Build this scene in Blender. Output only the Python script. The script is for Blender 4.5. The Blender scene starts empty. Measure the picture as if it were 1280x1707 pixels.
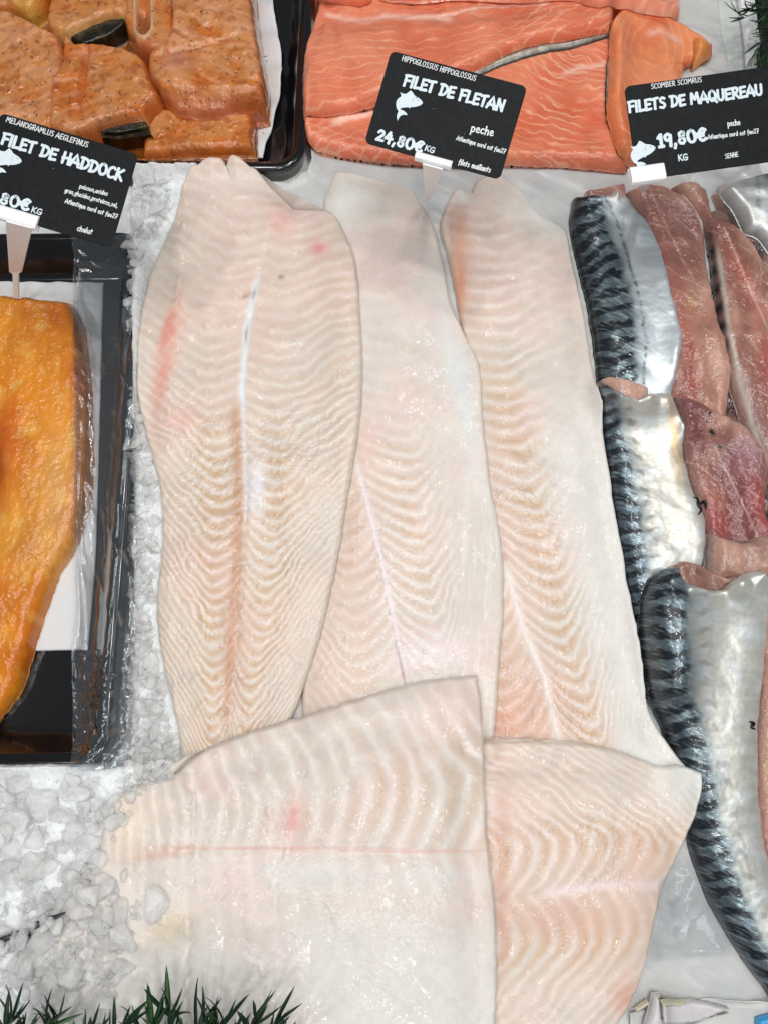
import bpy, math, random
import numpy as np
from mathutils import Vector, Matrix
S = bpy.context.scene
COL = S.collection
# ------------------------------------------------------------------ camera
TILT = math.radians(15.0)
DIST = 0.52
FPX = 1314.0                      # focal length in photograph pixels
W0, H0 = 1280.0, 1707.0
cam_loc = np.array([0.0, -DIST * math.sin(TILT), DIST * math.cos(TILT)])
CR = np.array([1.0, 0, 0])
CU = np.array([0, math.cos(TILT), math.sin(TILT)])
CF = np.array([0, math.sin(TILT), -math.cos(TILT)])
cd = bpy.data.cameras.new('camera')
cam = bpy.data.objects.new('camera', cd)
COL.objects.link(cam)
cam.location = cam_loc
cam.rotation_euler = (TILT, 0, 0)
cd.sensor_fit = 'VERTICAL'
cd.sensor_height = 24.0
cd.lens = 24.0 * FPX / H0
cd.clip_start = 0.01
cd.clip_end = 50
S.camera = cam
S.render.resolution_x, S.render.resolution_y = 767, 1024
S.view_settings.view_transform = 'Standard'
S.view_settings.look = 'None'
S.view_settings.exposure = 0.0
S.view_settings.gamma = 1.0
S.cycles.max_bounces = 10
S.cycles.sample_clamp_indirect = 5
S.cycles.sample_clamp_direct = 8.0
S.cycles.filter_width = 1.5
S.cycles.transparent_max_bounces = 16
S.cycles.transmission_bounces = 6
S.cycles.caustics_reflective = False
S.cycles.caustics_refractive = False
S.cycles.use_denoising = True
# ------------------------------------------------------------------ light: shop ceiling lamps, an added front fill + dim hall
wd = bpy.data.worlds.new('World')
S.world = wd
wd.use_nodes = True
bg = wd.node_tree.nodes['Background']
bg.inputs['Color'].default_value = (0.86, 0.93, 1.0, 1)
bg.inputs['Strength'].default_value = 0.16


def lamp(loc, target, sx, sy, power, colr=(1, 1, 1)):
    d = bpy.data.lights.new('ceiling_or_fill_lamp', 'AREA')
    d.shape = 'RECTANGLE'
    d.size, d.size_y = sx, sy
    d.energy = power
    d.color = colr
    o = bpy.data.objects.new('ceiling_or_fill_lamp', d)
    COL.objects.link(o)
    o.location = loc
    v = Vector(target) - Vector(loc)
    o.rotation_euler = v.to_track_quat('-Z', 'Y').to_euler()
    return o


# soft ceiling panel and small counter spots as in a fish shop, plus an added fill
lamp((0.0, 0.25, 1.7), (0, 0, 0), 1.1, 0.8, 2.4, (1, 0.99, 0.97))
lamp((0.1, -0.95, 0.95), (0, 0, 0), 0.8, 0.3, 2.6, (0.97, 0.99, 1.0))  # front fill, added to whiten the sign stalks
for k_, (x_, y_) in enumerate(((-0.60, 0.05), (-0.34, -0.38), (-0.26, 0.36), (-0.05, -0.08), (0.10, 0.62), (0.08, -0.56), (0.30, 0.18), (0.46, -0.30), (0.60, 0.40))):
    lamp((x_, y_, 1.25 + 0.05 * (k_ % 3)), (x_ * .4, y_ * .4, 0), 0.070, 0.070, 1.8, (1, 0.98, 0.95))

# ------------------------------------------------------------------ helpers


def P(px, py, z=0.0):
    """photograph pixel -> point on the horizontal plane z"""
    px = np.asarray(px, float); py = np.asarray(py, float)
    x = (px - W0 / 2) / FPX; y = -(py - H0 / 2) / FPX
    d = x[..., None] * CR + y[..., None] * CU + CF
    k = (z - cam_loc[2]) / d[..., 2]
    return cam_loc + d * k[..., None]


def PR(X, Y, Z):
    """world -> photograph pixel"""
    dx, dy, dz = X - cam_loc[0], Y - cam_loc[1], Z - cam_loc[2]
    a = dx * CR[0] + dy * CR[1] + dz * CR[2]
    b = dx * CU[0] + dy * CU[1] + dz * CU[2]
    c = dx * CF[0] + dy * CF[1] + dz * CF[2]
    return W0 / 2 + FPX * a / c, H0 / 2 - FPX * b / c


def lin(r, g=None, b=None):
    if g is None:
        r, g, b = r
    c = np.array([r, g, b], float) / 255.0
    return np.where(c <= 0.04045, c / 12.92, ((c + 0.055) / 1.055) ** 2.4)


_rt = {}


def vn(x, y, seed=0):
    """value noise 0..1"""
    if seed not in _rt:
        _rt[seed] = np.random.RandomState(seed + 11).rand(256, 256)
    T = _rt[seed]
    xi = np.floor(x).astype(int); yi = np.floor(y).astype(int)
    fx = x - xi; fy = y - yi
    fx = fx * fx * (3 - 2 * fx); fy = fy * fy * (3 - 2 * fy)
    a = T[xi & 255, yi & 255]; b = T[(xi + 1) & 255, yi & 255]
    c = T[xi & 255, (yi + 1) & 255]; d = T[(xi + 1) & 255, (yi + 1) & 255]
    return (a * (1 - fx) + b * fx) * (1 - fy) + (c * (1 - fx) + d * fx) * fy


def fbm(x, y, seed=0, o=4):
    r = 0; k = 0.5; n = 0
    x, y = x * .81 - y * .59, x * .59 + y * .81
    for i in range(o):
        r = r + k * vn(x * 2 ** i + 17.3 * i, y * 2 ** i + 5.1 * i, seed + i); n += k; k *= 0.5
        x, y = x * .79 - y * .61, x * .61 + y * .79
    return r / n


def cell(x, y, seed=0):
    """nearest-feature distance F1, F2, cell value"""
    R = np.random.RandomState(seed + 91)
    JX, JY, V = R.rand(64, 64), R.rand(64, 64), R.rand(64, 64)
    xi = np.floor(x).astype(int); yi = np.floor(y).astype(int)
    f1 = np.full(x.shape, 9.0); f2 = np.full(x.shape, 9.0); cv = np.zeros(x.shape)
    for i in (-1, 0, 1):
        for j in (-1, 0, 1):
            a = xi + i; b = yi + j
            d = np.hypot(a + JX[a & 63, b & 63] - x, b + JY[a & 63, b & 63] - y)
            m = d < f1
            f2 = np.where(m, f1, np.minimum(f2, d))
            cv = np.where(m, V[a & 63, b & 63], cv)
            f1 = np.where(m, d, f1)
    return f1, f2, cv


def ga(X, Y, cx, cy, rx, ry, rot=0):
    r = math.radians(rot)
    u = (X - cx) * math.cos(r) + (Y - cy) * math.sin(r)
    v = -(X - cx) * math.sin(r) + (Y - cy) * math.cos(r)
    return np.exp(-(u / rx) ** 2 - (v / ry) ** 2)


def ss(a, b, x):
    t = np.clip((x - a) / (b - a), 0, 1)
    return t * t * (3 - 2 * t)


def mixc(c, d, f):
    """c: (...,3) colours; d: colour; f: factor array"""
    return c * (1 - f[..., None]) + np.asarray(d) * f[..., None]


def crom(pts, n):
    """smooth curve through pts, n samples evenly by length"""
    p = np.asarray(pts, float)
    if len(p) == 2:
        k = np.linspace(0, 1, n)[:, None]
        return p[0] * (1 - k) + p[1] * k
    q = np.vstack([2 * p[0] - p[1], p, 2 * p[-1] - p[-2]])
    out = []
    for i in range(1, len(q) - 2):
        t = np.linspace(0, 1, 24, endpoint=False)[:, None]
        a, b, c, d = q[i - 1], q[i], q[i + 1], q[i + 2]
        # centripetal-ish tension to avoid overshoot
        m1 = (c - a) * 0.42; m2 = (d - b) * 0.42
        out.append((2 * t**3 - 3 * t**2 + 1) * b + (t**3 - 2 * t**2 + t) * m1 + (-2 * t**3 + 3 * t**2) * c + (t**3 - t**2) * m2)
    out.append(p[-1:])
    c = np.vstack(out)
    s = np.r_[0, np.cumsum(np.hypot(*np.diff(c, axis=0).T))]
    u = np.linspace(0, s[-1], n)
    return np.c_[np.interp(u, s, c[:, 0]), np.interp(u, s, c[:, 1])]


# height map of everything laid so far (1 mm raster)
HX0, HY0, HS, HNX, HNY = -0.42, -0.42, 0.001, 840, 960
HM = np.zeros((HNX, HNY))


def blur(A, s):
    r = int(3 * s) + 1
    k = np.exp(-0.5 * (np.arange(-r, r + 1) / s) ** 2); k /= k.sum()
    A = np.pad(A, r, mode='edge')
    A = np.apply_along_axis(lambda m: np.convolve(m, k, 'valid'), 0, A)
    return np.apply_along_axis(lambda m: np.convolve(m, k, 'valid'), 1, A)


def hs(M, X, Y):
    fx = np.clip((X - HX0) / HS, 0, HNX - 1.001); fy = np.clip((Y - HY0) / HS, 0, HNY - 1.001)
    i = fx.astype(int); j = fy.astype(int); fx = fx - i; fy = fy - j
    return (M[i, j] * (1 - fx) + M[i + 1, j] * fx) * (1 - fy) + (M[i, j + 1] * (1 - fx) + M[i + 1, j + 1] * fx) * fy


def hput(X, Y, Z):
    i = ((X - HX0) / HS + 0.5).astype(int).ravel(); j = ((Y - HY0) / HS + 0.5).astype(int).ravel()
    m = (i >= 0) & (i < HNX) & (j >= 0) & (j < HNY)
    np.maximum.at(HM, (i[m], j[m]), Z.ravel()[m])


def mesh_from(name, V, F4, mat, parent=None, extra=None, smooth=True, col=None, prm=None):
    """V (n,3), F4 (m,4) quads, extra: list of other polygons"""
    me = bpy.data.meshes.new(name)
    V = np.asarray(V, np.float32)
    extra = extra or []
    nl = F4.size + sum(len(e) for e in extra)
    me.vertices.add(len(V)); me.vertices.foreach_set('co', V.ravel())
    me.loops.add(nl)
    li = np.concatenate([F4.ravel()] + [np.asarray(e) for e in extra]).astype(np.int32)
    me.loops.foreach_set('vertex_index', li)
    tot = np.array([4] * len(F4) + [len(e) for e in extra], np.int32)
    st = np.r_[0, np.cumsum(tot)[:-1]].astype(np.int32)
    me.polygons.add(len(tot))
    me.polygons.foreach_set('loop_start', st); me.polygons.foreach_set('loop_total', tot)
    me.polygons.foreach_set('use_smooth', np.full(len(tot), smooth))
    me.update(calc_edges=True)
    me.validate()
    for nm, A in (('Col', col), ('Prm', prm)):
        if A is not None:
            at = me.attributes.new(nm, 'FLOAT_COLOR', 'POINT')
            B = np.ones((len(V), 4), np.float32); B[:, :A.shape[1]] = A
            at.data.foreach_set('color', B.ravel())
    if mat:
        me.materials.append(mat)
    o = bpy.data.objects.new(name, me)
    COL.objects.link(o)
    if parent is not None:
        o.parent = parent
    return o


def tag(o, label=None, cat=None, group=None, kind=None):
    if label: o['label'] = label
    if cat: o['category'] = cat
    if group: o['group'] = group
    if kind: o['kind'] = kind
    return o


def empty(name, loc=(0, 0, 0)):
    o = bpy.data.objects.new(name, None)
    COL.objects.link(o)
    o.location = [float(a) for a in loc]
    o.empty_display_size = 0.02
    return o


def reparent(o, root):
    """parent a mesh built in world coordinates to an empty at root.location"""
    o.parent = root
    o.matrix_parent_inverse = Matrix.Translation(-Vector(root.location))
    return o


def spaced(Lm, step):
    """parameter values 0..1, finer near both ends"""
    e = np.array([0, .00012, .0003, .0006, .001, .0015, .0021]) / Lm
    n = max(3, int((1 - 2 * e[-1]) * Lm / step))
    return np.r_[e[:-1], np.linspace(e[-1], 1 - e[-1], n), 1 - e[:-1][::-1]]


def segdist(X, Y, poly):
    """distance of points to a closed polyline"""
    A = poly; B = np.roll(poly, -1, axis=0)
    x = X.ravel(); y = Y.ravel()
    best = np.full(x.shape, 1e9)
    for (ax, ay), (bx, by) in zip(A, B):
        dx, dy = bx - ax, by - ay
        L2 = dx * dx + dy * dy + 1e-15
        t = np.clip(((x - ax) * dx + (y - ay) * dy) / L2, 0, 1)
        d = (x - ax - t * dx) ** 2 + (y - ay - t * dy) ** 2
        np.minimum(best, d, out=best)
    return np.sqrt(best).reshape(X.shape)


class Patch: pass


def patch(name, Lp, Rp, Tp=None, Bp=None, T=0.010, R=0.006, drape=10.0, step=0.00062, mat=None, detail=None,
          parent=None, seed=1, rag=0.0003, lift=0.0004, thick=None, pw=2.2, put=True, skirt=0.0012, zadd=None, tmin=0.0, post=4.0, bed=None):
    """A slab of flesh, paper or film: four edge curves in photograph pixels give its plan, it drapes over what lies below."""
    D = np.maximum(HM, blur(HM, drape)) if drape > 0 else HM.copy()
    if bed is not None:
        D = bed
    elif drape > 0:
        D1 = blur(D, post); pen = np.clip(HM - D1, 0, .004)
        D = D1 + np.maximum(blur(pen, post * .6) * 1.6, blur(pen, 1.2) * 1.15)

    def tow(pts, n):
        c = crom(pts, n)
        z = np.full(n, 0.01)
        for _ in range(3):
            w = P(c[:, 0], c[:, 1], 0.0)
            x = (c[:, 0] - W0 / 2) / FPX; y = -(c[:, 1] - H0 / 2) / FPX
            d = x[:, None] * CR + y[:, None] * CU + CF
            k = (z - cam_loc[2]) / d[:, 2]
            w = cam_loc + d * k[:, None]
            z = hs(D, w[:, 0], w[:, 1]) + lift + 0.5 * T
            z = blur1(z, 4)
        return w[:, :2]

    def blur1(z, s):
        k = np.exp(-0.5 * (np.arange(-12, 13) / s) ** 2); k /= k.sum()
        return np.convolve(np.pad(z, 12, mode='edge'), k, 'valid')
    Tp = Tp or [Lp[0], Rp[0]]; Bp = Bp or [Lp[-1], Rp[-1]]
    n = 200
    cl, cr, ct, cb = tow(Lp, n), tow(Rp, n), tow(Tp, n), tow(Bp, n)
    ln = lambda c: np.hypot(*np.diff(c, axis=0).T).sum()
    # consistent corners
    cl[0] = ct[0]; cl[-1] = cb[0]; cr[0] = ct[-1]; cr[-1] = cb[-1]
    if rag > 0:
        rs = np.random.RandomState(seed)
        for c in (cl, cr, ct, cb):
            L = ln(c); k = np.linspace(0, L, n)
            q = (fbm(k / 0.006, k * 0 + rs.rand() * 90, seed, 2) - .5) * 2 * rag * 2
            tg = np.gradient(c, axis=0); tg /= np.hypot(tg[:, 0], tg[:, 1])[:, None] + 1e-12
            wv = np.sin(np.linspace(0, math.pi, n)) ** .3
            c += np.c_[-tg[:, 1], tg[:, 0]] * (q * wv)[:, None]
    sv = spaced(max(ln(ct), ln(cb), ln(np.array([cl[n // 2], cr[n // 2]]))), step)
    tv = spaced(max(ln(cl), ln(cr)), step)
    ip = lambda c, k: np.c_[np.interp(k, np.linspace(0, 1, n), c[:, 0]), np.interp(k, np.linspace(0, 1, n), c[:, 1])]
    l_, r_, t_, b_ = ip(cl, tv), ip(cr, tv), ip(ct, sv), ip(cb, sv)
    s = sv[None, :, None]; t = tv[:, None, None]
    XY = (1 - s) * l_[:, None] + s * r_[:, None] + (1 - t) * t_[None] + t * b_[None] \
        - ((1 - s) * (1 - t) * t_[0] + s * (1 - t) * t_[-1] + (1 - s) * t * b_[0] + s * t * b_[-1])
    X, Y = XY[..., 0], XY[..., 1]
    poly = np.vstack([ip(ct, np.linspace(0, 1, 60))[:-1], ip(cr, np.linspace(0, 1, 80))[:-1],
                      ip(cb, np.linspace(0, 1, 60))[::-1][:-1], ip(cl, np.linspace(0, 1, 80))[::-1][:-1]])
    d = segdist(X, Y, poly)
    d[0, :] = d[-1, :] = 0; d[:, 0] = d[:, -1] = 0
    q = Patch()
    q.X, q.Y, q.d = X, Y, d
    q.s = np.broadcast_to(sv[None, :], X.shape); q.t = np.broadcast_to(tv[:, None], X.shape)
    base = hs(D, X, Y) + lift
    q.base = base
    q.px, q.py = PR(X, Y, base + T * .8)
    Tf = T * (thick(q) if thick else 1.0)
    k = np.clip(d / R, 0, 1)
    if tmin > 0:      # a thin cut edge, then a gentle swell inwards
        prof = tmin * np.sqrt(1 - (1 - np.clip(d / .003, 0, 1)) ** 2) + (1 - tmin) * np.sin(k * math.pi / 2)
    else:
        prof = (1 - (1 - k) ** pw) ** (1 / pw)
    q.prof = prof
    q.Tf = Tf
    Z = base + Tf * prof
    col = prm = None
    if detail:
        dz, col, prm = detail(q)
        Z = Z + dz * np.clip(d / 0.0015, 0.0, 1)
        col = np.clip(col, 0, 1).reshape(-1, 3); prm = prm.reshape(-1, 4)
    if zadd is not None:
        Z = Z + zadd(q)
    if put:
        hput(X, Y, Z)
    nt, ns = X.shape
    V = np.c_[X.ravel(), Y.ravel(), Z.ravel()]
    idx = np.arange(nt * ns).reshape(nt, ns)
    F = np.stack([idx[:-1, :-1], idx[1:, :-1], idx[1:, 1:], idx[:-1, 1:]], -1).reshape(-1, 4)
    # orientation: +z up
    a, b, c = V[F[0, 0]], V[F[0, 1]], V[F[0, 2]]
    mid = F[len(F) // 2]
    nz = np.cross(V[mid[1]] - V[mid[0]], V[mid[2]] - V[mid[0]])[2]
    loop = np.r_[idx[0, :], idx[1:, -1], idx[-1, -2::-1], idx[-2:0:-1, 0]]
    if nz < 0:
        F = F[:, ::-1]
        loop = loop[::-1]
    nb = len(loop)
    # loop runs so that the skirt faces outwards
    V2 = V[loop].copy(); V2[:, 2] -= skirt
    thin = T < .0016
    if not thin: V2[:, 2] = V2[:, 2].min() - .0006
    i0 = len(V) + np.arange(nb)
    SK = np.stack([np.roll(loop, -1), loop, i0, np.roll(i0, -1)], -1)
    if nz > 0:
        pass
    V = np.vstack([V, V2])
    F = np.vstack([F, SK[:, ::-1] if False else SK])
    if col is not None:
        col = np.vstack([col, col[loop]]); prm = np.vstack([prm, prm[loop]])
    o = mesh_from(name, V, F, mat, parent, [] if thin else [list(i0[::-1])], True, col, prm)
    q.Z = Z
    q.obj = o
    return q


# ------------------------------------------------------------------ materials


def nodes_mat(name):
    m = bpy.data.materials.new(name)
    m.use_nodes = True
    nt = m.node_tree
    return m, nt, nt.nodes, nt.links, nt.nodes['Principled BSDF']


def flesh_mat(name, sss=0.3, rad=(0.0045, 0.0022, 0.0014), coat=0.35, scale=330, bump=0.0008, stretch=(1, 1, 1), tone=0.06, rot=0.0):
    """wet fish: pigment from Col, (metallic, roughness, wet-relief, -) from Prm"""
    m, nt, N, L, b = nodes_mat(name)
    ac = N.new('ShaderNodeAttribute'); ac.attribute_name = 'Col'
    ap = N.new('ShaderNodeAttribute'); ap.attribute_name = 'Prm'
    sp = N.new('ShaderNodeSeparateColor'); L.new(ap.outputs['Color'], sp.inputs[0])
    tc = N.new('ShaderNodeTexCoord'); mp = N.new('ShaderNodeMapping')
    mp.inputs['Scale'].default_value = stretch; mp.inputs['Rotation'].default_value = (0, 0, rot)
    L.new(tc.outputs['Object'], mp.inputs[0])
    n1 = N.new('ShaderNodeTexNoise'); n1.inputs['Scale'].default_value = scale; n1.inputs['Detail'].default_value = 2
    n1.inputs['Roughness'].default_value = 0.6
    n2 = N.new('ShaderNodeTexNoise'); n2.inputs['Scale'].default_value = scale * 0.22; n2.inputs['Detail'].default_value = 3
    n2.inputs['Distortion'].default_value = 0.6
    L.new(mp.outputs[0], n1.inputs['Vector']); L.new(mp.outputs[0], n2.inputs['Vector'])
    ad = N.new('ShaderNodeMath'); ad.operation = 'MULTIPLY_ADD'
    L.new(n2.outputs[0], ad.inputs[0]); ad.inputs[1].default_value = 0.9; L.new(n1.outputs[0], ad.inputs[2])
    bp = N.new('ShaderNodeBump'); bp.inputs['Distance'].default_value = bump
    L.new(ad.outputs[0], bp.inputs['Height']); L.new(sp.outputs[2], bp.inputs['Strength'])
    L.new(bp.outputs[0], b.inputs['Normal']); L.new(bp.outputs[0], b.inputs['Coat Normal'])
    mr = N.new('ShaderNodeMapRange')
    mr.inputs['From Min'].default_value = 0.3; mr.inputs['From Max'].default_value = 0.7
    mr.inputs['To Min'].default_value = 1 - tone; mr.inputs['To Max'].default_value = 1 + tone
    L.new(n2.outputs[0], mr.inputs[0])
    mx = N.new('ShaderNodeVectorMath'); mx.operation = 'SCALE'
    L.new(ac.outputs['Color'], mx.inputs[0]); L.new(mr.outputs[0], mx.inputs['Scale'])
    L.new(mx.outputs[0], b.inputs['Base Color'])
    L.new(sp.outputs[0], b.inputs['Metallic']); L.new(sp.outputs[1], b.inputs['Roughness'])
    b.inputs['Subsurface Weight'].default_value = sss
    b.inputs['Subsurface Radius'].default_value = rad
    b.inputs['Subsurface Scale'].default_value = 1.0
    b.inputs['IOR'].default_value = 1.38
    cw = N.new('ShaderNodeMath'); cw.operation = 'MULTIPLY'; cw.use_clamp = True; L.new(sp.outputs[2], cw.inputs[0]); cw.inputs[1].default_value = coat * 1.8
    L.new(cw.outputs[0], b.inputs['Coat Weight'])
    b.inputs['Coat Roughness'].default_value = 0.06
    b.inputs['Coat IOR'].default_value = 1.48
    return m


def plain_mat(name, colr, rough=0.5, metal=0.0, bump=0.0, scale=300, tone=0.08, coat=0.0, sss=0.0, spec=0.5):
    m, nt, N, L, b = nodes_mat(name)
    tc = N.new('ShaderNodeTexCoord')
    n1 = N.new('ShaderNodeTexNoise'); n1.inputs['Scale'].default_value = scale; n1.inputs['Detail'].default_value = 4
    L.new(tc.outputs['Object'], n1.inputs['Vector'])
    cr = N.new('ShaderNodeValToRGB')
    c = np.array(colr)
    cr.color_ramp.elements[0].position = 0.3; cr.color_ramp.elements[1].position = 0.7
    cr.color_ramp.elements[0].color = (*np.clip(c * (1 - tone), 0, 1), 1)
    cr.color_ramp.elements[1].color = (*np.clip(c * (1 + tone), 0, 1), 1)
    L.new(n1.outputs[0], cr.inputs[0]); L.new(cr.outputs[0], b.inputs['Base Color'])
    b.inputs['Roughness'].default_value = rough; b.inputs['Metallic'].default_value = metal
    b.inputs['Coat Weight'].default_value = coat
    b.inputs['Specular IOR Level'].default_value = spec
    if sss:
        b.inputs['Subsurface Weight'].default_value = sss
        b.inputs['Subsurface Radius'].default_value = (.003, .002, .0015)
        b.inputs['Subsurface Scale'].default_value = 1.0
    if bump:
        bp = N.new('ShaderNodeBump'); bp.inputs['Distance'].default_value = bump
        L.new(n1.outputs[0], bp.inputs['Height']); L.new(bp.outputs[0], b.inputs['Normal'])
    return m


M_hal = flesh_mat('halibut_flesh', sss=0.55, rad=(.007, .0038, .0026), coat=1.0, scale=270, bump=0.0009, tone=.035)
# ================================================================== ice bed, paper, trays
gx = HX0 + HS * np.arange(HNX); gy = HY0 + HS * np.arange(HNY)
GX, GY = np.meshgrid(gx, gy, indexing='ij')
GPX, GPY = PR(GX, GY, np.zeros_like(GX))
RIM, FLOOR = 0.012, -0.012
# tray plans: corner in view + directions (world metres)
tA = P(512, 279, RIM)[:2]      # lower right corner of the upper tray
tB = P(219, 1286, RIM)[:2]     # lower right corner of the left tray
tC = P(214, 388, RIM)[:2]


def rrect(cx, cy, hx, hy, r, n=10):
    out = []
    for (sx, sy, a0) in ((1, 1, 0), (-1, 1, 90), (-1, -1, 180), (1, -1, 270)):
        for k in range(n + 1):
            a = math.radians(a0 + 90 * k / n)
            out.append((cx + sx * (hx - r) + r * math.cos(a), cy + sy * (hy - r) + r * math.sin(a)))
    return np.array(out)


M_tray = plain_mat('glossy_black_plastic', (0.006, 0.006, 0.007), rough=0.16, bump=0.00004, scale=120, coat=0.3)


def tray(name, cx, cy, hx, hy, rot, r, label, wall=0.018):
    root = empty(name, (cx, cy, RIM))
    root.rotation_euler = (0, 0, rot)
    z = lambda v: v - RIM
    # profile: (inset, z)
    prof = [(0.004, FLOOR - .002), (0.0015, RIM - .006), (0.0, RIM - .0025), (0.0003, RIM - .0008), (0.0012, RIM), (0.0050, RIM), (0.0060, RIM - .0006),
            (0.0068, RIM - .0022), (0.0090, RIM - .0030), (0.0100, RIM - .0045), (wall - .002, FLOOR + .004), (wall, FLOOR + .0012), (wall + .003, FLOOR)]
    V = []; n = None
    for ins, zz in prof:
        c = rrect(0, 0, hx - ins, hy - ins, max(r - ins * .8, .004)); n = len(c)
        V += [(a, b, z(zz)) for a, b in c]
    F = []
    for i in range(len(prof) - 1):
        for k in range(n):
            F.append((i * n + k, i * n + (k + 1) % n, (i + 1) * n + (k + 1) % n, (i + 1) * n + k))
    wl = mesh_from('tray_shell', V, np.array(F), M_tray, root, [list(range((len(prof) - 1) * n, len(prof) * n)), list(range(n))[::-1]])
    tag(root, label, 'tray')
    # height map
    c, s_ = math.cos(-rot), math.sin(-rot)
    lx = (GX - cx) * c - (GY - cy) * s_; ly = (GX - cx) * s_ + (GY - cy) * c

    def inside(ins, rr):
        ax = np.maximum(np.abs(lx) - (hx - ins - rr), 0); ay = np.maximum(np.abs(ly) - (hy - ins - rr), 0)
        return np.hypot(ax, ay) - rr
    d_out = inside(0, r)
    d_in = inside(0.008, r * .7)
    HM[d_out < 0] = RIM
    dd = np.clip(-d_in / (wall - .008), 0, 1)
    HM[d_in < 0] = (RIM - .003 + (FLOOR - RIM + .003) * dd)[d_in < 0]
    return root, d_out


# ice surface before trays
ice_w = ss(560, 430, GPX)
f1_, f2_, cv_ = cell(GX / 0.011 + 3 * (fbm(GX / .02, GY / .02, 5, 2)), GY / 0.011, 7)
hb = -0.0030 + 0.0035 * (1 - f1_) * (0.5 + cv_) * ice_w + (fbm(GX / .05, GY / .05, 8, 3) - .5) * 0.006 * ice_w
hb += ga(GPX, GPY, 80, 1480, 190, 190) * 0.015
bed_z = hb.copy()
HM[:] = hb
ang1 = -0.012
hx1, hy1 = 0.16, 0.13
c1 = tA + np.array([-hx1 * math.cos(ang1) - hy1 * math.sin(ang1) * -1 * -1, hy1])
tray1, do1 = tray('food_tray', tA[0] - hx1, tA[1] + hy1, hx1, hy1, ang1, 0.022, 'black plastic tray of marinated fish pieces, upper left corner')
hy2 = (tC[1] - tB[1]) / 2; hx2 = 0.10
tray2, do2 = tray('food_tray.001', (tB[0] + tC[0]) / 2 - hx2, (tC[1] + tB[1]) / 2, hx2, hy2, 0.012, 0.020,
                  'black plastic tray holding the smoked haddock, wrapped in clear film on its right', wall=.021)
under = np.minimum(do1, do2)
bed_z = np.where(under < .004, np.minimum(bed_z, FLOOR - .006 + 0 * bed_z), bed_z)
bed_z = np.where(under < .004, bed_z, bed_z)
k2 = 2
bx, by, bz = GX[::k2, ::k2], GY[::k2, ::k2], bed_z[::k2, ::k2]
nn, mm = bx.shape
# widen the outer ring so the bed runs on past the picture
bx = bx.copy(); by = by.copy(); bz = bz.copy()
fd = np.minimum.outer(np.minimum(np.arange(nn), np.arange(nn)[::-1]), np.minimum(np.arange(mm), np.arange(mm)[::-1]))
bz = -.004 + (bz + .004) * np.clip((fd - 1) / 12.0, 0, 1)
bx[0] -= .6; bx[-1] += .6; by[:, 0] -= .6; by[:, -1] += .6
idx = np.arange(nn * mm).reshape(nn, mm)
Fq = np.stack([idx[:-1, :-1], idx[1:, :-1], idx[1:, 1:], idx[:-1, 1:]], -1).reshape(-1, 4)


def ice_mat(name, clear, colr, rough, bump):
    """cloudy ice: milky scattering body with clear windows and a wet skin"""
    m, nt, N, L, b = nodes_mat(name)
    b.inputs['Base Color'].default_value = (*colr, 1)
    b.inputs['IOR'].default_value = 1.31
    b.inputs['Roughness'].default_value = rough
    b.inputs['Coat Weight'].default_value = 1; b.inputs['Coat Roughness'].default_value = .04; b.inputs['Coat IOR'].default_value = 1.4
    b.inputs['Subsurface Weight'].default_value = 0.6
    b.inputs['Subsurface Radius'].default_value = (.010, .012, .013)
    b.inputs['Subsurface Scale'].default_value = 1
    tc = N.new('ShaderNodeTexCoord')
    n1 = N.new('ShaderNodeTexNoise'); n1.inputs['Scale'].default_value = 330; n1.inputs['Detail'].default_value = 4
    L.new(tc.outputs['Object'], n1.inputs['Vector'])
    bp = N.new('ShaderNodeBump'); bp.inputs['Distance'].default_value = bump
    L.new(n1.outputs[0], bp.inputs['Height']); L.new(bp.outputs[0], b.inputs['Normal']); L.new(bp.outputs[0], b.inputs['Coat Normal'])
    if clear > 0:
        n2 = N.new('ShaderNodeTexNoise'); n2.inputs['Scale'].default_value = 110; n2.inputs['Detail'].default_value = 4
        L.new(tc.outputs['Object'], n2.inputs['Vector'])
        mr = N.new('ShaderNodeMapRange'); mr.inputs['From Min'].default_value = .35; mr.inputs['From Max'].default_value = .7
        mr.inputs['To Min'].default_value = clear; mr.inputs['To Max'].default_value = clear * .35
        L.new(n2.outputs[0], mr.inputs[0])
        rf = N.new('ShaderNodeBsdfTransparent'); rf.inputs['Color'].default_value = (1, 1, 1, 1)
        mx = N.new('ShaderNodeMixShader'); L.new(mr.outputs[0], mx.inputs[0]); L.new(b.outputs[0], mx.inputs[1]); L.new(rf.outputs[0], mx.inputs[2])
        L.new(mx.outputs[0], N['Material Output'].inputs['Surface'])
    return m


M_ice = ice_mat('crushed_ice', .62, (.97, .98, .98), .10, .0006)
M_melt = ice_mat('half_melted_ice', 0, (.86, .90, .92), .14, .0010)
M_icebed = ice_mat('wet_packed_ice', 0, (.74, .76, .77), .16, .0006)
tag(mesh_from('ice_bed', np.c_[bx.ravel(), by.ravel(), bz.ravel()], Fq, M_icebed), 'packed crushed ice under all the fish and trays', kind='structure')


def icosphere(n):
    import bmesh
    bm = bmesh.new(); bmesh.ops.create_icosphere(bm, subdivisions=n, radius=1)
    v = np.array([x.co[:] for x in bm.verts]); f = np.array([[w.index for w in x.verts] for x in bm.faces]); bm.free()
    return v, f


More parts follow.
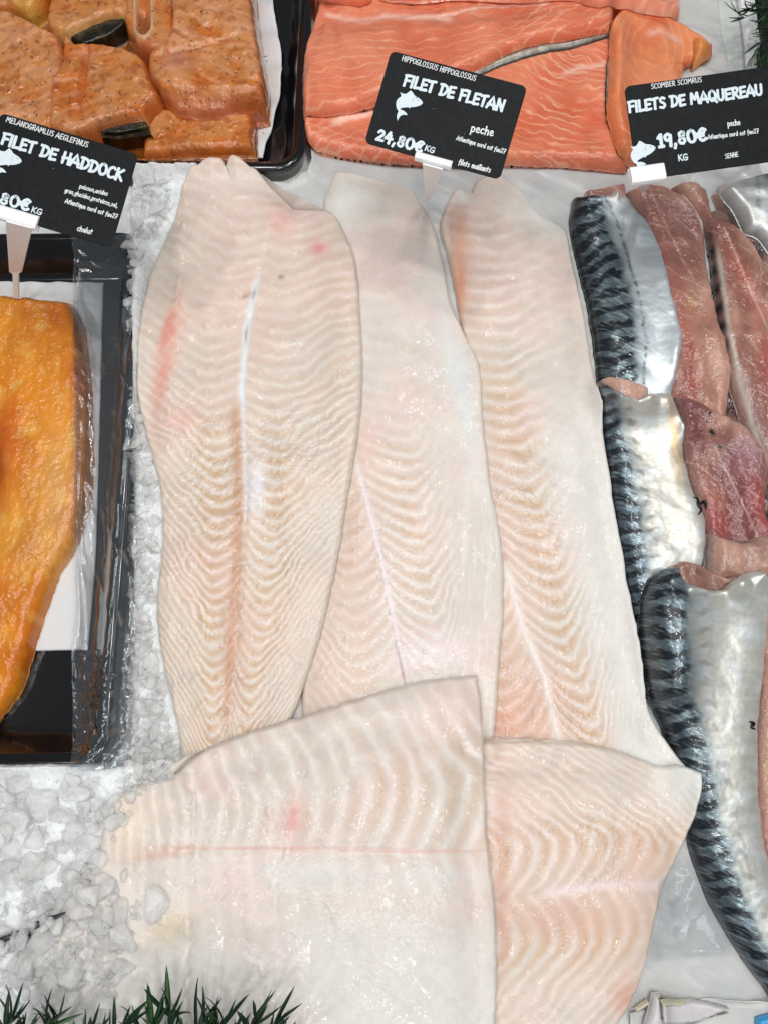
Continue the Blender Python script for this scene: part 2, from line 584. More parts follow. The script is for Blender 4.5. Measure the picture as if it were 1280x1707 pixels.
def tri_mesh(name, V, F, mat, parent=None, smooth=True):
    me = bpy.data.meshes.new(name)
    me.vertices.add(len(V)); me.vertices.foreach_set('co', np.asarray(V, np.float32).ravel())
    me.loops.add(F.size); me.loops.foreach_set('vertex_index', F.ravel().astype(np.int32))
    me.polygons.add(len(F)); me.polygons.foreach_set('loop_start', np.arange(0, F.size, 3, dtype=np.int32))
    me.polygons.foreach_set('loop_total', np.full(len(F), 3, np.int32))
    me.polygons.foreach_set('use_smooth', np.full(len(F), smooth))
    me.update(calc_edges=True)
    if mat: me.materials.append(mat)
    o = bpy.data.objects.new(name, me); COL.objects.link(o)
    if parent is not None: o.parent = parent
    return o


IV1, IF1 = icosphere(2)      # enough to hold the broken faces
IV3, IF3 = icosphere(4)


def lump(V, rs, r, flat=.75):
    """irregular melted lump: sphere clipped by random planes"""
    v = V.copy()
    for _ in range(12):
        n = rs.normal(size=3); n /= np.linalg.norm(n); h = rs.uniform(.35, .8)
        dp = v @ n
        m = dp > h
        v[m] -= np.outer((dp[m] - h) * .98, n)
    sc = np.array([rs.uniform(.7, 1.6), rs.uniform(.7, 1.3), flat * rs.uniform(.7, 1.1)])
    v = v * sc * r
    a = rs.uniform(0, 6.28)
    R = np.array([[math.cos(a), -math.sin(a), 0], [math.sin(a), math.cos(a), 0], [0, 0, 1]])
    t = rs.uniform(-.5, .5); R2 = np.array([[1, 0, 0], [0, math.cos(t), -math.sin(t)], [0, math.sin(t), math.cos(t)]])
    return v @ R.T @ R2.T


def ice_heap(name, regions, mat, seed):
    """regions: (px0, px1, py0, py1, count, rmin, rmax, lift)"""
    rs = np.random.RandomState(seed); VV = []; FF = []; off = 0
    for (x0, x1, y0, y1, n, r0, r1, lf, test) in regions:
        for _ in range(n):
            px, py = rs.uniform(x0, x1), rs.uniform(y0, y1)
            if test and not test(px, py): continue
            w = P(px, py, .004); r = r0 + (r1 - r0) * rs.rand() ** 2.2
            z = hs(HM, w[0], w[1]) + rs.uniform(-.45, .30) * r + lf * rs.rand()
            v = lump(IV1, rs, r)
            VV.append(v + [w[0], w[1], float(z)]); FF.append(IF1 + off); off += len(IV1)
    return tri_mesh(name, np.vstack(VV), np.vstack(FF), mat, smooth=False)


# greaseproof paper sheets
def paper_detail(c, wr):
    def f(q):
        col = np.empty(q.X.shape + (3,)); col[:] = lin(c)
        n = fbm(q.X / .03, q.Y / .03, 61, 4)
        col = mixc(col, lin(176, 180, 184), np.clip((n - .5) * 2.5, 0, .5))
        r1 = 1 - np.abs(fbm(q.X / .028 + 1.5 * q.Y / .03, q.Y / .05, 62, 3) * 2 - 1)
        dz = wr * (r1 ** 3) + (fbm(q.X / .06, q.Y / .06, 63, 2) - .5) * .003
        prm = np.zeros(q.X.shape + (4,)); prm[..., 1] = .28; prm[..., 2] = .1
        return dz, col, prm
    return f


M_paper = flesh_mat('wet_greaseproof_paper', sss=0.0, coat=.5, bump=.0001, scale=600, tone=.03)
pp2 = patch('paper_sheet.001', [(1150, -60), (1150, 400)], [(1248, -60), (1262, 400)], T=.0003, R=.001, mat=M_paper,
            detail=paper_detail((206, 212, 208), .002), lift=.0006, drape=4, step=.0015)
tag(pp2.obj, 'pale greenish paper edge between the grey sheet and the plants, upper right', 'paper')
HMs = HM.copy(); m_ = under < 0.002
pp = patch('paper_sheet', [(420, -60), (440, 300), (470, 800), (520, 1300), (600, 1800)], [(1192, -60), (1214, 110), (1330, 500), (1400, 1000), (1500, 1800)],
           T=.0003, R=.001, mat=M_paper, detail=paper_detail((198, 199, 198), .0012), lift=.0004, drape=3, step=.0013,
           zadd=lambda q: np.where(hs(np.where(under < .003, 1.0, 0.0), q.X, q.Y) > .2, -.02, 0.0) - .0)
HM[m_] = HMs[m_]
tag(pp.obj, 'grey white greaseproof paper spread under salmon, halibut and mackerel', 'paper')


# half melted crushed ice: lumpy, frozen together
def melt_detail(sc, amp):
    def f(q):
        n = fbm(q.X / .012, q.Y / .012, 501, 3)
        f1, f2, cv = cell(q.X / sc + 1.2 * n, q.Y / sc + .8 * fbm(q.X / .01, q.Y / .01, 502, 2), 503)
        g1, g2, gv = cell(q.X / (sc * .42) + n, q.Y / (sc * .42), 504)
        dz = amp * (cv * 1.2 + (1 - f1 ** 2) * .9) + amp * .45 * (gv + (1 - g1 ** 2) * .6) + (n - .5) * amp
        col = np.ones(q.X.shape + (3,)); prm = np.ones(q.X.shape + (4,))
        return dz, col, prm
    return f


im1 = patch('packed_ice', [(219, 272), (221, 700), (222, 1100), (215, 1320)], [(330, 272), (300, 700), (300, 1100), (340, 1320)], T=.001, R=.001, mat=M_melt, detail=melt_detail(.0062, .0017), lift=-.001, drape=2, step=.0006)
tag(im1.obj, 'strip of half melted ice between the left tray and the left halibut', 'crushed ice', kind='stuff')
im2 = patch('packed_ice.001', [(-50, 1276), (-50, 1780)], [(345, 1270), (330, 1780)], T=.001, R=.001, mat=M_melt, detail=melt_detail(.013, .0030), lift=-.001, drape=3, step=.0009)
tag(im2.obj, 'half melted milky ice filling the lower left corner', 'crushed ice', kind='stuff')
# ================================================================== tray contents
M_mar = flesh_mat('marinated_flesh', sss=0.25, rad=(.004, .002, .001), coat=.9, bump=.0010, scale=300, tone=.12)
M_skin = flesh_mat('dark_wet_skin', sss=0, coat=.7, bump=.0003, scale=900, tone=.15)
M_pad = plain_mat('white_absorbent_pad', (.72, .73, .74), rough=.8, bump=.0003, scale=900, tone=.03)


def mar_detail(seed, lines=None, skin=None, pale=.5, extra=None):
    def f(q):
        x, y = q.px, q.py
        col = np.empty(q.X.shape + (3,)); col[:] = lin(202, 132, 70)
        b = fbm(q.X / .02, q.Y / .02, seed, 4); f2 = fbm(q.X / .004, q.Y / .004, seed + 3, 3)
        col = mixc(col, lin(212, 148, 102), np.clip((b - .45) * 4, 0, 1) * pale)
        col = mixc(col, lin(200, 104, 28), np.clip((.50 - b) * 4, 0, 1) * .85)
        col = mixc(col, lin(150, 62, 14), np.clip((f2 - .52) * 4, 0, 1) * .6)
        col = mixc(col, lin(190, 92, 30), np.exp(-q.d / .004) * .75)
        dz = (b - .5) * .005 + (f2 - .5) * .0012
        if lines:
            a, per, amp = lines
            ra = math.radians(a)
            u = (x * math.cos(ra) + y * math.sin(ra)) + (fbm(x / 50, y / 50, seed + 5, 2) - .5) * 40
            fr = u / per - np.floor(u / per)
            ln_ = np.exp(-((fr - .5) / .14) ** 2) * np.clip(fbm(x / 30, y / 30, seed + 6, 2) * 1.6 - .3, 0, 1)
            col = mixc(col, lin(232, 176, 140), ln_ * .5)
            dz += amp * (np.cos(fr * 6.283) * .5)
        if extra: dz, col = extra(q, dz, col)
        w = fbm(q.X / .01, q.Y / .01, seed + 8, 2)
        dz += (fbm(q.X / .0022, q.Y / .0022, seed + 9, 2) - .5) * .0003 * w
        prm = np.zeros(q.X.shape + (4,)); prm[..., 1] = .22; prm[..., 2] = .3 + .6 * w
        return dz, col, prm
    return f


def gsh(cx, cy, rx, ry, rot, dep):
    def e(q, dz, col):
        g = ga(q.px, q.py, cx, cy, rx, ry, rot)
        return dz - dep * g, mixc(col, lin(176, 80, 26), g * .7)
    return e


def portion(name, L, R, label, T=.020, Rr=.007, Tp=None, Bp=None, seed=1, lift=.0005, skinpts=None, **k):
    z0 = patch(name, L, R, Tp=Tp, Bp=Bp, T=T, R=Rr, drape=6, bed=TRAY_BED, mat=M_mar, seed=seed, lift=lift, rag=.0004, detail=mar_detail(seed, **k), pw=2.6)
    tag(z0.obj, label, 'fish portion', 'marinated fish portions in the upper tray')
    return z0


def skin_strip(L, R, T=.004, seed=5, c=(26, 24, 16), c2=(70, 62, 34), drape=3, Tp=None, Bp=None, name='skin', lift=.0006):
    def f(q):
        n = fbm(q.X / .006, q.Y / .006, seed, 3)
        col = np.empty(q.X.shape + (3,)); col[:] = lin(c); col = mixc(col, lin(c2), np.clip((n - .5) * 3, 0, .8))
        prm = np.zeros(q.X.shape + (4,)); prm[..., 1] = .25; prm[..., 2] = .4
        return (n - .5) * .0006, col, prm
    z0 = patch(name, L, R, Tp=Tp, Bp=Bp, T=T, R=.002, drape=drape, bed=TRAY_BED, mat=M_skin, detail=f, seed=seed, lift=lift, put=False)
    return z0


# white pad that curls up the side of the upper tray
pad1 = patch('absorbent_pad', [(300, -60), (300, 120), (290, 258)], [(446, -60), (458, 20), (470, 100), (464, 170), (450, 222), (438, 258)], T=.0012, R=.002, drape=14, mat=M_pad,
             lift=.001, step=.0012, zadd=lambda q: .002 * np.sin(q.py / 9) * ss(.7, 1, q.s))
tag(pad1.obj, 'white absorbent pad curling up the right wall of the upper tray', 'pad')
# orange sauce pooled on the floor of the tray
M_sauce = plain_mat('orange_marinade', (.30, .085, .012), rough=.06, bump=.0002, scale=250, tone=.35, coat=1.0)
sp_ = patch('marinade', [(-40, -60), (-40, 262)], [(425, -60), (430, 262)], T=.004, R=.004, drape=8, mat=M_sauce, lift=.0012, step=.0015)
tag(sp_.obj, 'orange oily marinade pooled on the floor of the upper tray', 'marinade', kind='stuff')

TRAY_BED = blur(np.minimum(HM, FLOOR + .006), 4)
p7 = portion('fish_portion', [(262, 190), (240, 215), (240, 262)], [(415, 178), (426, 200), (424, 256)], 'low marinated piece in the tray corner, half covered by the biggest block',
             T=.014, seed=107, pale=.25)
k2_ = skin_strip([(118, 40), (122, 78)], [(212, 20), (216, 52)], T=.016, Bp=[(122, 78), (150, 86), (190, 72), (216, 52)], seed=11)
p2 = portion('fish_portion.001', [(100, -30), (88, 10), (84, 60), (105, 73)], [(270, -30), (268, 10), (240, 30), (213, 42)], 'marinated wedge with a pale yellow lower edge over dark skin, top of the tray',
             T=.022, seed=102, pale=.35, Bp=[(105, 73), (125, 72), (160, 55), (185, 45), (213, 42)],
             extra=lambda q, dz, col: (dz, mixc(col, lin(222, 196, 130), ss(75, 20, np.abs(q.py - 62 + (q.px - 110) * .3)) * .0 + np.exp(-np.clip((q.t - 1) * -1, 0, 1) / .12) * .85)))
p1 = portion('fish_portion.002', [(-30, -30), (-30, 40)], [(90, -30), (82, 12), (54, 37)], 'yellow orange marinated corner piece at the very top left of the tray', T=.022, seed=101, pale=.2,
             Bp=[(-30, 40), (20, 30), (54, 37)], extra=lambda q, dz, col: (dz, mixc(col, lin(222, 190, 90), ga(q.px, q.py, 55, 20, 30, 20) * .6)))


def bone_x(q, dz, col):
    x, y = q.px, q.py
    u = (x - 243) / 14; rr = np.hypot(u, np.maximum(0, (y - 52) / 20))
    ring = np.exp(-((rr - 1.0) / .28) ** 2) * ss(-40, 0, y) * ss(90, 70, y)
    hole = np.exp(-(rr / .7) ** 2) * ss(20, 40, y)
    col = mixc(col, lin(226, 206, 168), ring * .5); col = mixc(col, lin(110, 58, 30), hole * .7)
    col = mixc(col, lin(170, 60, 36), ga(x, y, 243, 92, 22, 12) * .5)
    return dz + .0022 * ring - .004 * hole, col


k2_.obj.parent = p2.obj
p3 = portion('fish_portion.003', [(222, -30), (214, 20), (212, 60), (232, 95)], [(300, -30), (300, 60), (300, 98)], 'marinated steak piece with the round backbone socket, top middle of the tray',
             T=.026, seed=103, pale=.6, Bp=[(232, 95), (260, 108), (300, 98)], extra=bone_x)
p5 = portion('fish_portion.004', [(-40, 38), (-40, 220)], [(30, 36), (70, 55), (110, 80), (118, 130), (105, 225)], 'large smooth marinated piece on the left edge of the upper tray',
             T=.026, seed=105, lines=(60, 18, .0004), pale=.9, Tp=[(-40, 38), (0, 33), (30, 36)], Bp=[(-40, 225), (40, 250), (105, 245)])
k6_ = skin_strip([(170, 200), (176, 246)], [(240, 190), (262, 240)], T=.020, Bp=[(176, 238), (215, 238), (258, 228)], seed=12)
p6 = portion('fish_portion.005', [(112, 74), (108, 120), (92, 160), (88, 235)], [(150, 88), (215, 98), (250, 116), (262, 150), (276, 178), (258, 200), (250, 214)],
             'central marinated piece split by a deep crease, dark skin at its lower right', T=.029, seed=106, lines=(70, 26, .0006), pale=.75,
             Tp=[(112, 74), (122, 72), (138, 90), (150, 88)], Bp=[(88, 235), (130, 246), (176, 228), (215, 218), (250, 214)], extra=gsh(143, 128, 6, 50, 8, .004))


k6_.obj.parent = p6.obj


def p4x(q, dz, col):
    x, y = q.px, q.py
    col = mixc(col, lin(176, 108, 92), ga(x, y, 300, 112, 32, 16, 10) * .6)
    # two joined muscle blocks meet in a crease
    cre = np.exp(-(((x - 262) * .35 + (y - 95) * .0) / 8) ** 2) * 0
    e = ga(x, y, 330, 88, 70, 5, -14)
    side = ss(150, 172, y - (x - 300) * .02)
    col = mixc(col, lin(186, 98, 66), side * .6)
    return dz - .0025 * e - .009 * side, col


p4 = portion('fish_portion.006', [(282, -30), (290, 40), (284, 85), (255, 108), (252, 140), (275, 178)], [(424, -30), (430, 30), (440, 100), (448, 150), (444, 186)],
             'biggest marinated block, thick cut side facing down, beside the curled white pad', T=.032, seed=104, lines=(-70, 22, .0004), pale=.95,
             Bp=[(275, 178), (300, 196), (360, 200), (400, 190), (448, 186)], extra=p4x)
# herb flecks on the marinade
rs = np.random.RandomState(4)
V = []; F = []
for i in range(210):
    px, py = rs.uniform(0, 450), rs.uniform(0, 250)
    w = P(px, py, .018); z = float(hs(HM, w[0], w[1]))
    w = P(px, py, z); z = float(hs(HM, w[0], w[1])) + .0002
    a = rs.uniform(0, 3.14); l = rs.uniform(.0004, .0022); b_ = rs.uniform(.0002, .0005)
    c, s_ = math.cos(a), math.sin(a); o = len(V)
    for (u, v, h) in ((-l, 0, 0), (0, -b_, 0), (l, 0, 0), (0, b_, 0), (0, 0, .0004)):
        V.append((w[0] + u * c - v * s_, w[1] + u * s_ + v * c, z + h))
    F += [(o, o + 1, o + 4), (o + 1, o + 2, o + 4), (o + 2, o + 3, o + 4), (o + 3, o, o + 4)]
tag(tri_mesh('herb_flecks', np.array(V), np.array(F), plain_mat('dried_herb', (.035, .022, .010), rough=.6)), 'dark dried herb flecks scattered over the marinated fish', 'herbs', kind='stuff')

# ---- smoked haddock in the left tray
pad2 = patch('absorbent_pad.001', [(-60, 470), (-60, 1090)], [(172, 476), (160, 900), (146, 1083)], Tp=[(-60, 468), (172, 470)], Bp=[(-60, 1088), (146, 1083)], T=.0014, R=.002,
             drape=3, mat=M_pad, lift=.0006, step=.0014, rag=.0001, zadd=lambda q: .0006 * np.sin(q.px / 7) * ss(.1, 0, q.t))
tag(pad2.obj, 'white absorbent pad under the orange smoked haddock', 'pad')
M_had = flesh_mat('smoked_flesh', sss=.3, rad=(.004, .002, .0008), coat=.8, bump=.0010, scale=330, tone=.10)


def had_detail(q):
    x, y = q.px, q.py
    b = fbm(q.X / .025, q.Y / .04, 71, 4); m = fbm(q.X / .009 + 3 * b, q.Y / .012, 72, 3); f2 = fbm(q.X / .003, q.Y / .0035, 73, 3)
    col = np.empty(q.X.shape + (3,)); col[:] = lin(222, 138, 34)
    col = mixc(col, lin(200, 100, 18), np.clip((b - .48) * 5, 0, 1) * .8)
    col = mixc(col, lin(232, 168, 60), np.clip((.47 - m) * 4, 0, 1) * .5)
    col = mixc(col, lin(236, 200, 130), np.clip((.40 - m) * 4, 0, 1) * .3 + ga(x, y, 100, 830, 30, 110) * .45)
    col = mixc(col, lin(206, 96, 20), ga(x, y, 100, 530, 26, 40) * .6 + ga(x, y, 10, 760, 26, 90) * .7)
    col = mixc(col, lin(230, 180, 80), ga(x, y, 35, 900, 40, 120) * .35)
    col = mixc(col, lin(214, 122, 44), ss(110, 135, x) * .3)
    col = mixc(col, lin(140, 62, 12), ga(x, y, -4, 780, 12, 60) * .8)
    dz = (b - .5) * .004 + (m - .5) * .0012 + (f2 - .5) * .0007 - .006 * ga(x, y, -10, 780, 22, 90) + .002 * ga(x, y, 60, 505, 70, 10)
    w = ss(1000, 850, y) * .8 + .2
    dz += (fbm(q.X / .0022, q.Y / .002, 76, 2) - .5) * .0003 * w
    prm = np.zeros(q.X.shape + (4,)); prm[..., 1] = .22; prm[..., 2] = .25 + .6 * w
    return dz, col, prm


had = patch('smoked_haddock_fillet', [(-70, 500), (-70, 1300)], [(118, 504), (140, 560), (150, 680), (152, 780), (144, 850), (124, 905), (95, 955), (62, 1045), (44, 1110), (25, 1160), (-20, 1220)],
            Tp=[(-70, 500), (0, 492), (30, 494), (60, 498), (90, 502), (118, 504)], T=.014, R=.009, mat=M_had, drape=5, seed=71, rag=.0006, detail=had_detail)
tag(had.obj, 'orange yellow smoked haddock fillet on a white pad in the left tray', 'fish fillet')
# ================================================================== salmon
M_sal = flesh_mat('salmon_flesh', sss=.35, rad=(.006, .0022, .001), coat=.55, bump=.0009, scale=320, tone=.06)


def sal_detail(seed, lines, streaks=(), base=(226, 130, 98)):
    def f(q):
        x, y = q.px, q.py
        b = fbm(q.X / .03, q.Y / .03, seed, 4); m = fbm(q.X / .008, q.Y / .008, seed + 1, 3)
        col = np.empty(q.X.shape + (3,)); col[:] = lin(base)
        col = mixc(col, lin(234, 152, 118), np.clip((b - .5) * 4, 0, 1) * .6)
        col = mixc(col, lin(212, 104, 70), np.clip((.47 - b) * 4, 0, 1) * .7)
        for (fn, per, wd, st_, msk) in lines:
            u = fn(x, y) + (m - .5) * 8 + (b - .5) * 26
            fr = u / per - np.floor(u / per)
            l = np.exp(-((fr - .5) / wd) ** 2) * np.clip(fbm(x / 40, y / 40, seed + 4, 2) * 2.4 - .5, 0, 1)
            col = mixc(col, lin(246, 190, 160), l * st_ * msk(x, y))
        dz = (b - .5) * .004 + (m - .5) * .0010
        for (pts, w, st_) in streaks:
            pts = np.array(pts, float)
            yy = np.interp(x, pts[:, 0], pts[:, 1])
            inx = ss(pts[0, 0], pts[0, 0] + 15, x) * ss(pts[-1, 0], pts[-1, 0] - 15, x)
            k = np.exp(-((y - yy + (m - .5) * 5) / w) ** 2) * inx
            col = mixc(col, lin(250, 206, 188), k * st_); dz -= k * .0006
        w = .3 + .9 * fbm(q.X / .012, q.Y / .012, seed + 6, 2)
        dz += (fbm(q.X / .0025, q.Y / .0025, seed + 7, 2) - .5) * .0003 * w
        prm = np.zeros(q.X.shape + (4,)); prm[..., 1] = .26; prm[..., 2] = np.clip(w * .6, 0, 1)
        return dz, col, prm
    return f


one = lambda x, y: np.ones_like(x)


def salmon(name, L, R, label, Tp=None, Bp=None, T=.014, seed=1, sk=None, **k):
    sko = None
    if sk:
        sko = patch('skin', *sk[:2], Tp=sk[2] if len(sk) > 2 else None, Bp=sk[3] if len(sk) > 3 else None, T=.0035, R=.003, drape=5, mat=M_skin, seed=seed, step=.0009,
                    detail=lambda q: ((fbm(q.X / .004, q.Y / .004, 9, 3) - .5) * .0008,
                                      mixc(mixc(np.ones(q.X.shape + (3,)) * lin(150, 144, 134), lin(192, 188, 178), fbm(q.X / .004, q.Y / .002, 10, 2)), lin(24, 26, 30), ss(.0009, .0003, q.d)),
                                      np.dstack([np.full(q.X.shape, .3), np.full(q.X.shape, .35), np.full(q.X.shape, .5), np.ones(q.X.shape)])))
    z0 = patch(name, L, R, Tp=Tp, Bp=Bp, T=T * .62, R=.007, drape=7, mat=M_sal, seed=seed, detail=sal_detail(seed, **k), pw=2.3)
    if sko: sko.obj.parent = z0.obj
    tag(z0.obj, label, 'salmon fillet', 'salmon fillets')
    return z0


s2 = salmon('salmon_fillet', [(540, 60), (508, 150), (506, 190), (514, 230), (530, 248)], [(1030, 20), (1034, 120), (1030, 200), (1045, 282)],
            'lower salmon fillet behind the two price signs', Bp=[(530, 248), (600, 260), (700, 268), (850, 269), (960, 274), (1045, 282)],
            sk=([(540, 100), (512, 190), (520, 245), (560, 262)], [(1000, 60), (1030, 120), (1045, 285)], None, [(524, 248), (580, 262), (640, 270), (750, 275), (900, 274), (1045, 284)]),
            seed=201, lines=[(lambda x, y: np.hypot((x - 1010) * .8, (y - 20)) , 13, .10, .75, lambda x, y: ss(860, 930, x)),
                             (lambda x, y: y * .9 + x * .42, 13, .09, .6, lambda x, y: ss(760, 600, x)),
                             (lambda x, y: y - x * .3, 15, .07, .5, one)],
            streaks=[([(545, 208), (580, 200), (650, 180)], 6, .9), ([(930, 128), (960, 118), (1015, 106)], 5, .8)])
s1 = salmon('salmon_fillet.001', [(535, -30), (528, 20), (512, 70), (504, 130), (508, 188)], [(1000, -30), (1016, 0), (1022, 25), (1015, 48)],
            'upper salmon fillet with a grey skin edge running diagonally to the right', T=.015,
            Bp=[(508, 188), (570, 184), (640, 168), (700, 148), (770, 122), (800, 108), (850, 82), (900, 68), (960, 60), (1015, 48)],
            sk=([(560, 60), (600, 178)], [(1005, 0), (1018, 50)], None, [(600, 183), (700, 160), (780, 129), (800, 123), (850, 102), (900, 87), (960, 76), (1018, 58)]),
            seed=202, lines=[(lambda x, y: y * .8 + x * .55, 17, .07, .7, lambda x, y: ss(760, 900, x)),
                             (lambda x, y: y + x * .12, 13, .07, .55, one)],
            streaks=[([(535, 24), (570, 34), (600, 38), (640, 30), (700, 30), (760, 34)], 5, .75), ([(720, 30), (820, 14), (920, 8)], 2.5, .7),
                     ([(520, 160), (620, 150)], 14, -.0)])
s3 = salmon('salmon_fillet.002', [(1035, 14), (1020, 40), (1018, 100), (1016, 150), (1014, 190), (1040, 270)], [(1078, 16), (1125, 36), (1160, 58), (1184, 76), (1172, 98), (1145, 108), (1136, 140), (1130, 200), (1130, 270)],
            'pale orange folded salmon piece with a curled right end, above the mackerel sign', T=.018, seed=203, base=(236, 146, 98),
            sk=([(1030, 40), (1012, 100), (1010, 190), (1034, 230), (1050, 270)], [(1100, 60), (1120, 150), (1120, 270)]),
            lines=[(lambda x, y: np.hypot(x - 1090, (y - 90) * .6), 13, .08, .45, one)], streaks=[([(1070, 62), (1100, 52), (1140, 78)], 7, .5)])
s3c = patch('curled_end', [(1158, 62), (1158, 104)], [(1186, 72), (1187, 92)], T=.006, R=.004, drape=4, mat=M_sal, detail=sal_detail(207, lines=[], base=(226, 150, 84)))
s3c.obj.parent = s3.obj
s0 = salmon('salmon_fillet.003', [(560, -50), (640, -6)], [(1120, -50), (1134, 16)], 'pink salmon trimming with a ragged frayed edge along the top of the picture', Tp=[(560, -50), (1120, -50)],
            Bp=[(640, -6), (700, -2), (760, -8), (880, 0), (940, -4), (1000, 6), (1060, 12), (1134, 24)], T=.016, seed=204, base=(232, 138, 112),
            lines=[(lambda x, y: y + x * .1, 9, .2, .6, one)])
s4 = salmon('salmon_fillet.004', [(480, -50), (520, -10), (545, -2)], [(600, -50), (620, -8), (600, 3)], 'small corner of another salmon fillet at the top, right of the black tray', T=.014, seed=205, lines=[])

# ================================================================== mackerel
M_mac = flesh_mat('mackerel_skin', sss=.0, coat=.8, bump=.00025, scale=380, stretch=(.5, 1.8, 1), rot=.4, tone=.12)
M_macf = flesh_mat('mackerel_flesh', sss=.25, rad=(.004, .0012, .0008), coat=.9, bump=.0010, scale=320, tone=.10)


def mac_skin(el, er, per=26, dark=.42, slope=.25, seed=1, cream=0.0, lat=.52, blue=.5, spots=0.0, paint=None):
    el, er = np.array(el, float), np.array(er, float)

    def f(q):
        x, y = q.px, q.py
        xl = np.interp(y, el[:, 1], el[:, 0]); xr = np.interp(y, er[:, 1], er[:, 0])
        v = (x - xl) / np.maximum(xr - xl, 10)
        b = fbm(x / 22, y / 22, seed, 3); m = fbm(x / 7, y / 5, seed + 1, 3); h = fbm(x / 14, y / 2.0, seed + 2, 3)
        hd = fbm((x + y * .4) / 18, (y - x * .5) / 2.2, seed + 3, 3)
        dk = dark + (b - .5) * .10
        u = y + (x - xl) * slope + np.sin(v * 9 + y / 40) * 6 + (b - .5) * 16 + (m - .5) * 5
        fr = np.sin(u / per * 6.283) * .5 + .5
        edge = ss(dk + .04, dk - .06, v)
        thr = .30 + .5 * np.clip(v / dk, 0, 1.2) ** 1.3
        bar = ss(thr - .10, thr + .08, fr + (m - .5) * .22)
        back = ss(dark * .5, .02, v) * .85
        ret = ss(.56, .66, fbm((x + y * .25) / 10, (y - x * .3) / 4.5, seed + 9, 2)) * .55
        bars = np.clip(np.maximum(np.maximum(bar, ret) * edge, back * edge), 0, 1)
        belly = lin(206, 214, 220) * (1 - cream) + lin(214, 206, 184) * cream
        col = np.empty(x.shape + (3,)); col[:] = belly
        col = mixc(col, lin(226, 234, 240), np.clip((b - .45) * 3, 0, 1) * .6)
        col = mixc(col, lin(196, 186, 160), np.clip((h - .52) * 4, 0, 1) * (.10 + .15 * cream))
        flank = ss(dk + .16, dk - .02, v)
        col = mixc(col, lin(120, 136, 140), flank * .7)
        bl = lin(66, 92, 116) * blue + lin(92, 104, 100) * (1 - blue)
        col = mixc(col, bl, edge * (.55 + .4 * m))
        col = mixc(col, lin(168, 186, 190), edge * np.clip((hd - .55) * 5, 0, 1) * .7)
        col = mixc(col, lin(12, 18, 28), bars * (.93 - .35 * np.clip((hd - .6) * 4, 0, 1)))
        ll = np.exp(-((v - lat - (b - .5) * .06) / .022) ** 2) * np.clip(m * 2.2 - .6, 0, 1) * (1 - 1.5 * cream if cream < .4 else .18)
        col = mixc(col, lin(60, 66, 74), ll * .8)
        if spots:
            sp2 = np.exp(-((v - lat + .05) / .07) ** 2) * ss(.62, .9, fr)
            col = mixc(col, lin(50, 58, 68), sp2 * spots)
        if paint: col = paint(q, v, col)
        dz = (b - .5) * .0007 + (hd - .5) * .0003 * (.2 + edge) + (m - .5) * .0001
        prm = np.zeros(x.shape + (4,))
        prm[..., 0] = .52 - .38 * bars; prm[..., 1] = .42 - .12 * edge + .14 * (h - .5); prm[..., 2] = .03 + .25 * edge
        return dz, col, prm
    return f


def mac_flesh(seed, base=(158, 108, 98), red=(), paint=None, wet=.7):
    def f(q):
        x, y = q.px, q.py
        b = fbm(x / 40, y / 70, seed, 3); m = fbm(x / 9, y / 14, seed + 1, 3)
        col = np.empty(x.shape + (3,)); col[:] = lin(base)
        col = mixc(col, lin(204, 160, 142), np.clip((b - .48) * 4, 0, 1) * .7)
        col = mixc(col, lin(146, 92, 88), np.clip((.45 - b) * 4, 0, 1) * .6)
        u = (y - (x - 1100) * .75) + (b - .5) * 20; fr = u / 30 - np.floor(u / 30)
        l = np.exp(-((fr - .5) / .05) ** 2) * np.clip(fbm(x / 20, y / 20, seed + 5, 2) * 3 - 1.3, 0, 1)
        col = mixc(col, lin(222, 194, 184), l * .6)
        for (cx, cy, rx, ry, ro, c, k) in red:
            col = mixc(col, lin(c), np.clip(ga(x, y, cx, cy, rx, ry, ro) * k * (.6 + .8 * m), 0, 1))
        col = mixc(col, lin(196, 176, 168), np.exp(-q.d / .0016) * .5)
        if paint: col = paint(q, col)
        w = wet * (.3 + 1.3 * fbm(x / 30, y / 30, seed + 6, 2))
        dz = (b - .5) * .003 + (m - .5) * .0008 + (fbm(x / 6, y / 6, seed + 7, 2) - .5) * .0006 * w
        prm = np.zeros(x.shape + (4,)); prm[..., 1] = .24; prm[..., 2] = np.clip(w, 0, 1)
        return dz, col, prm
    return f


GRP = 'mackerel fillets in the right column'


def mtag(q, lb, g=GRP):
    tag(q.obj, lb, 'fish fillet', g)


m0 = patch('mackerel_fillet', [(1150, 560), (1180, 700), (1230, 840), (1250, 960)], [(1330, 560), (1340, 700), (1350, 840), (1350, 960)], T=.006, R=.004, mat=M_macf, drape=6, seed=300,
           detail=mac_flesh(300, base=(58, 40, 38), wet=.6))  # dark base: skin of lower layers plus gap shade put into the colour
mtag(m0, 'bottom mackerel fillet, dark as lower skin and as shade in the gaps between the pink ones')
m3b = patch('mackerel_fillet.001', [(1188, 322), (1196, 345), (1225, 385), (1236, 440), (1262, 500)], [(1330, 330), (1340, 500)], T=.008, R=.006, mat=M_macf, drape=6, seed=301,
            detail=mac_flesh(301, base=(112, 80, 76), red=[(1262, 420, 16, 22, 0, (58, 30, 34), .9), (1215, 365, 14, 20, 30, (44, 34, 34), 1.0)]))
mtag(m3b, 'dark brown mackerel fillet peeping out below the silver one at upper right')
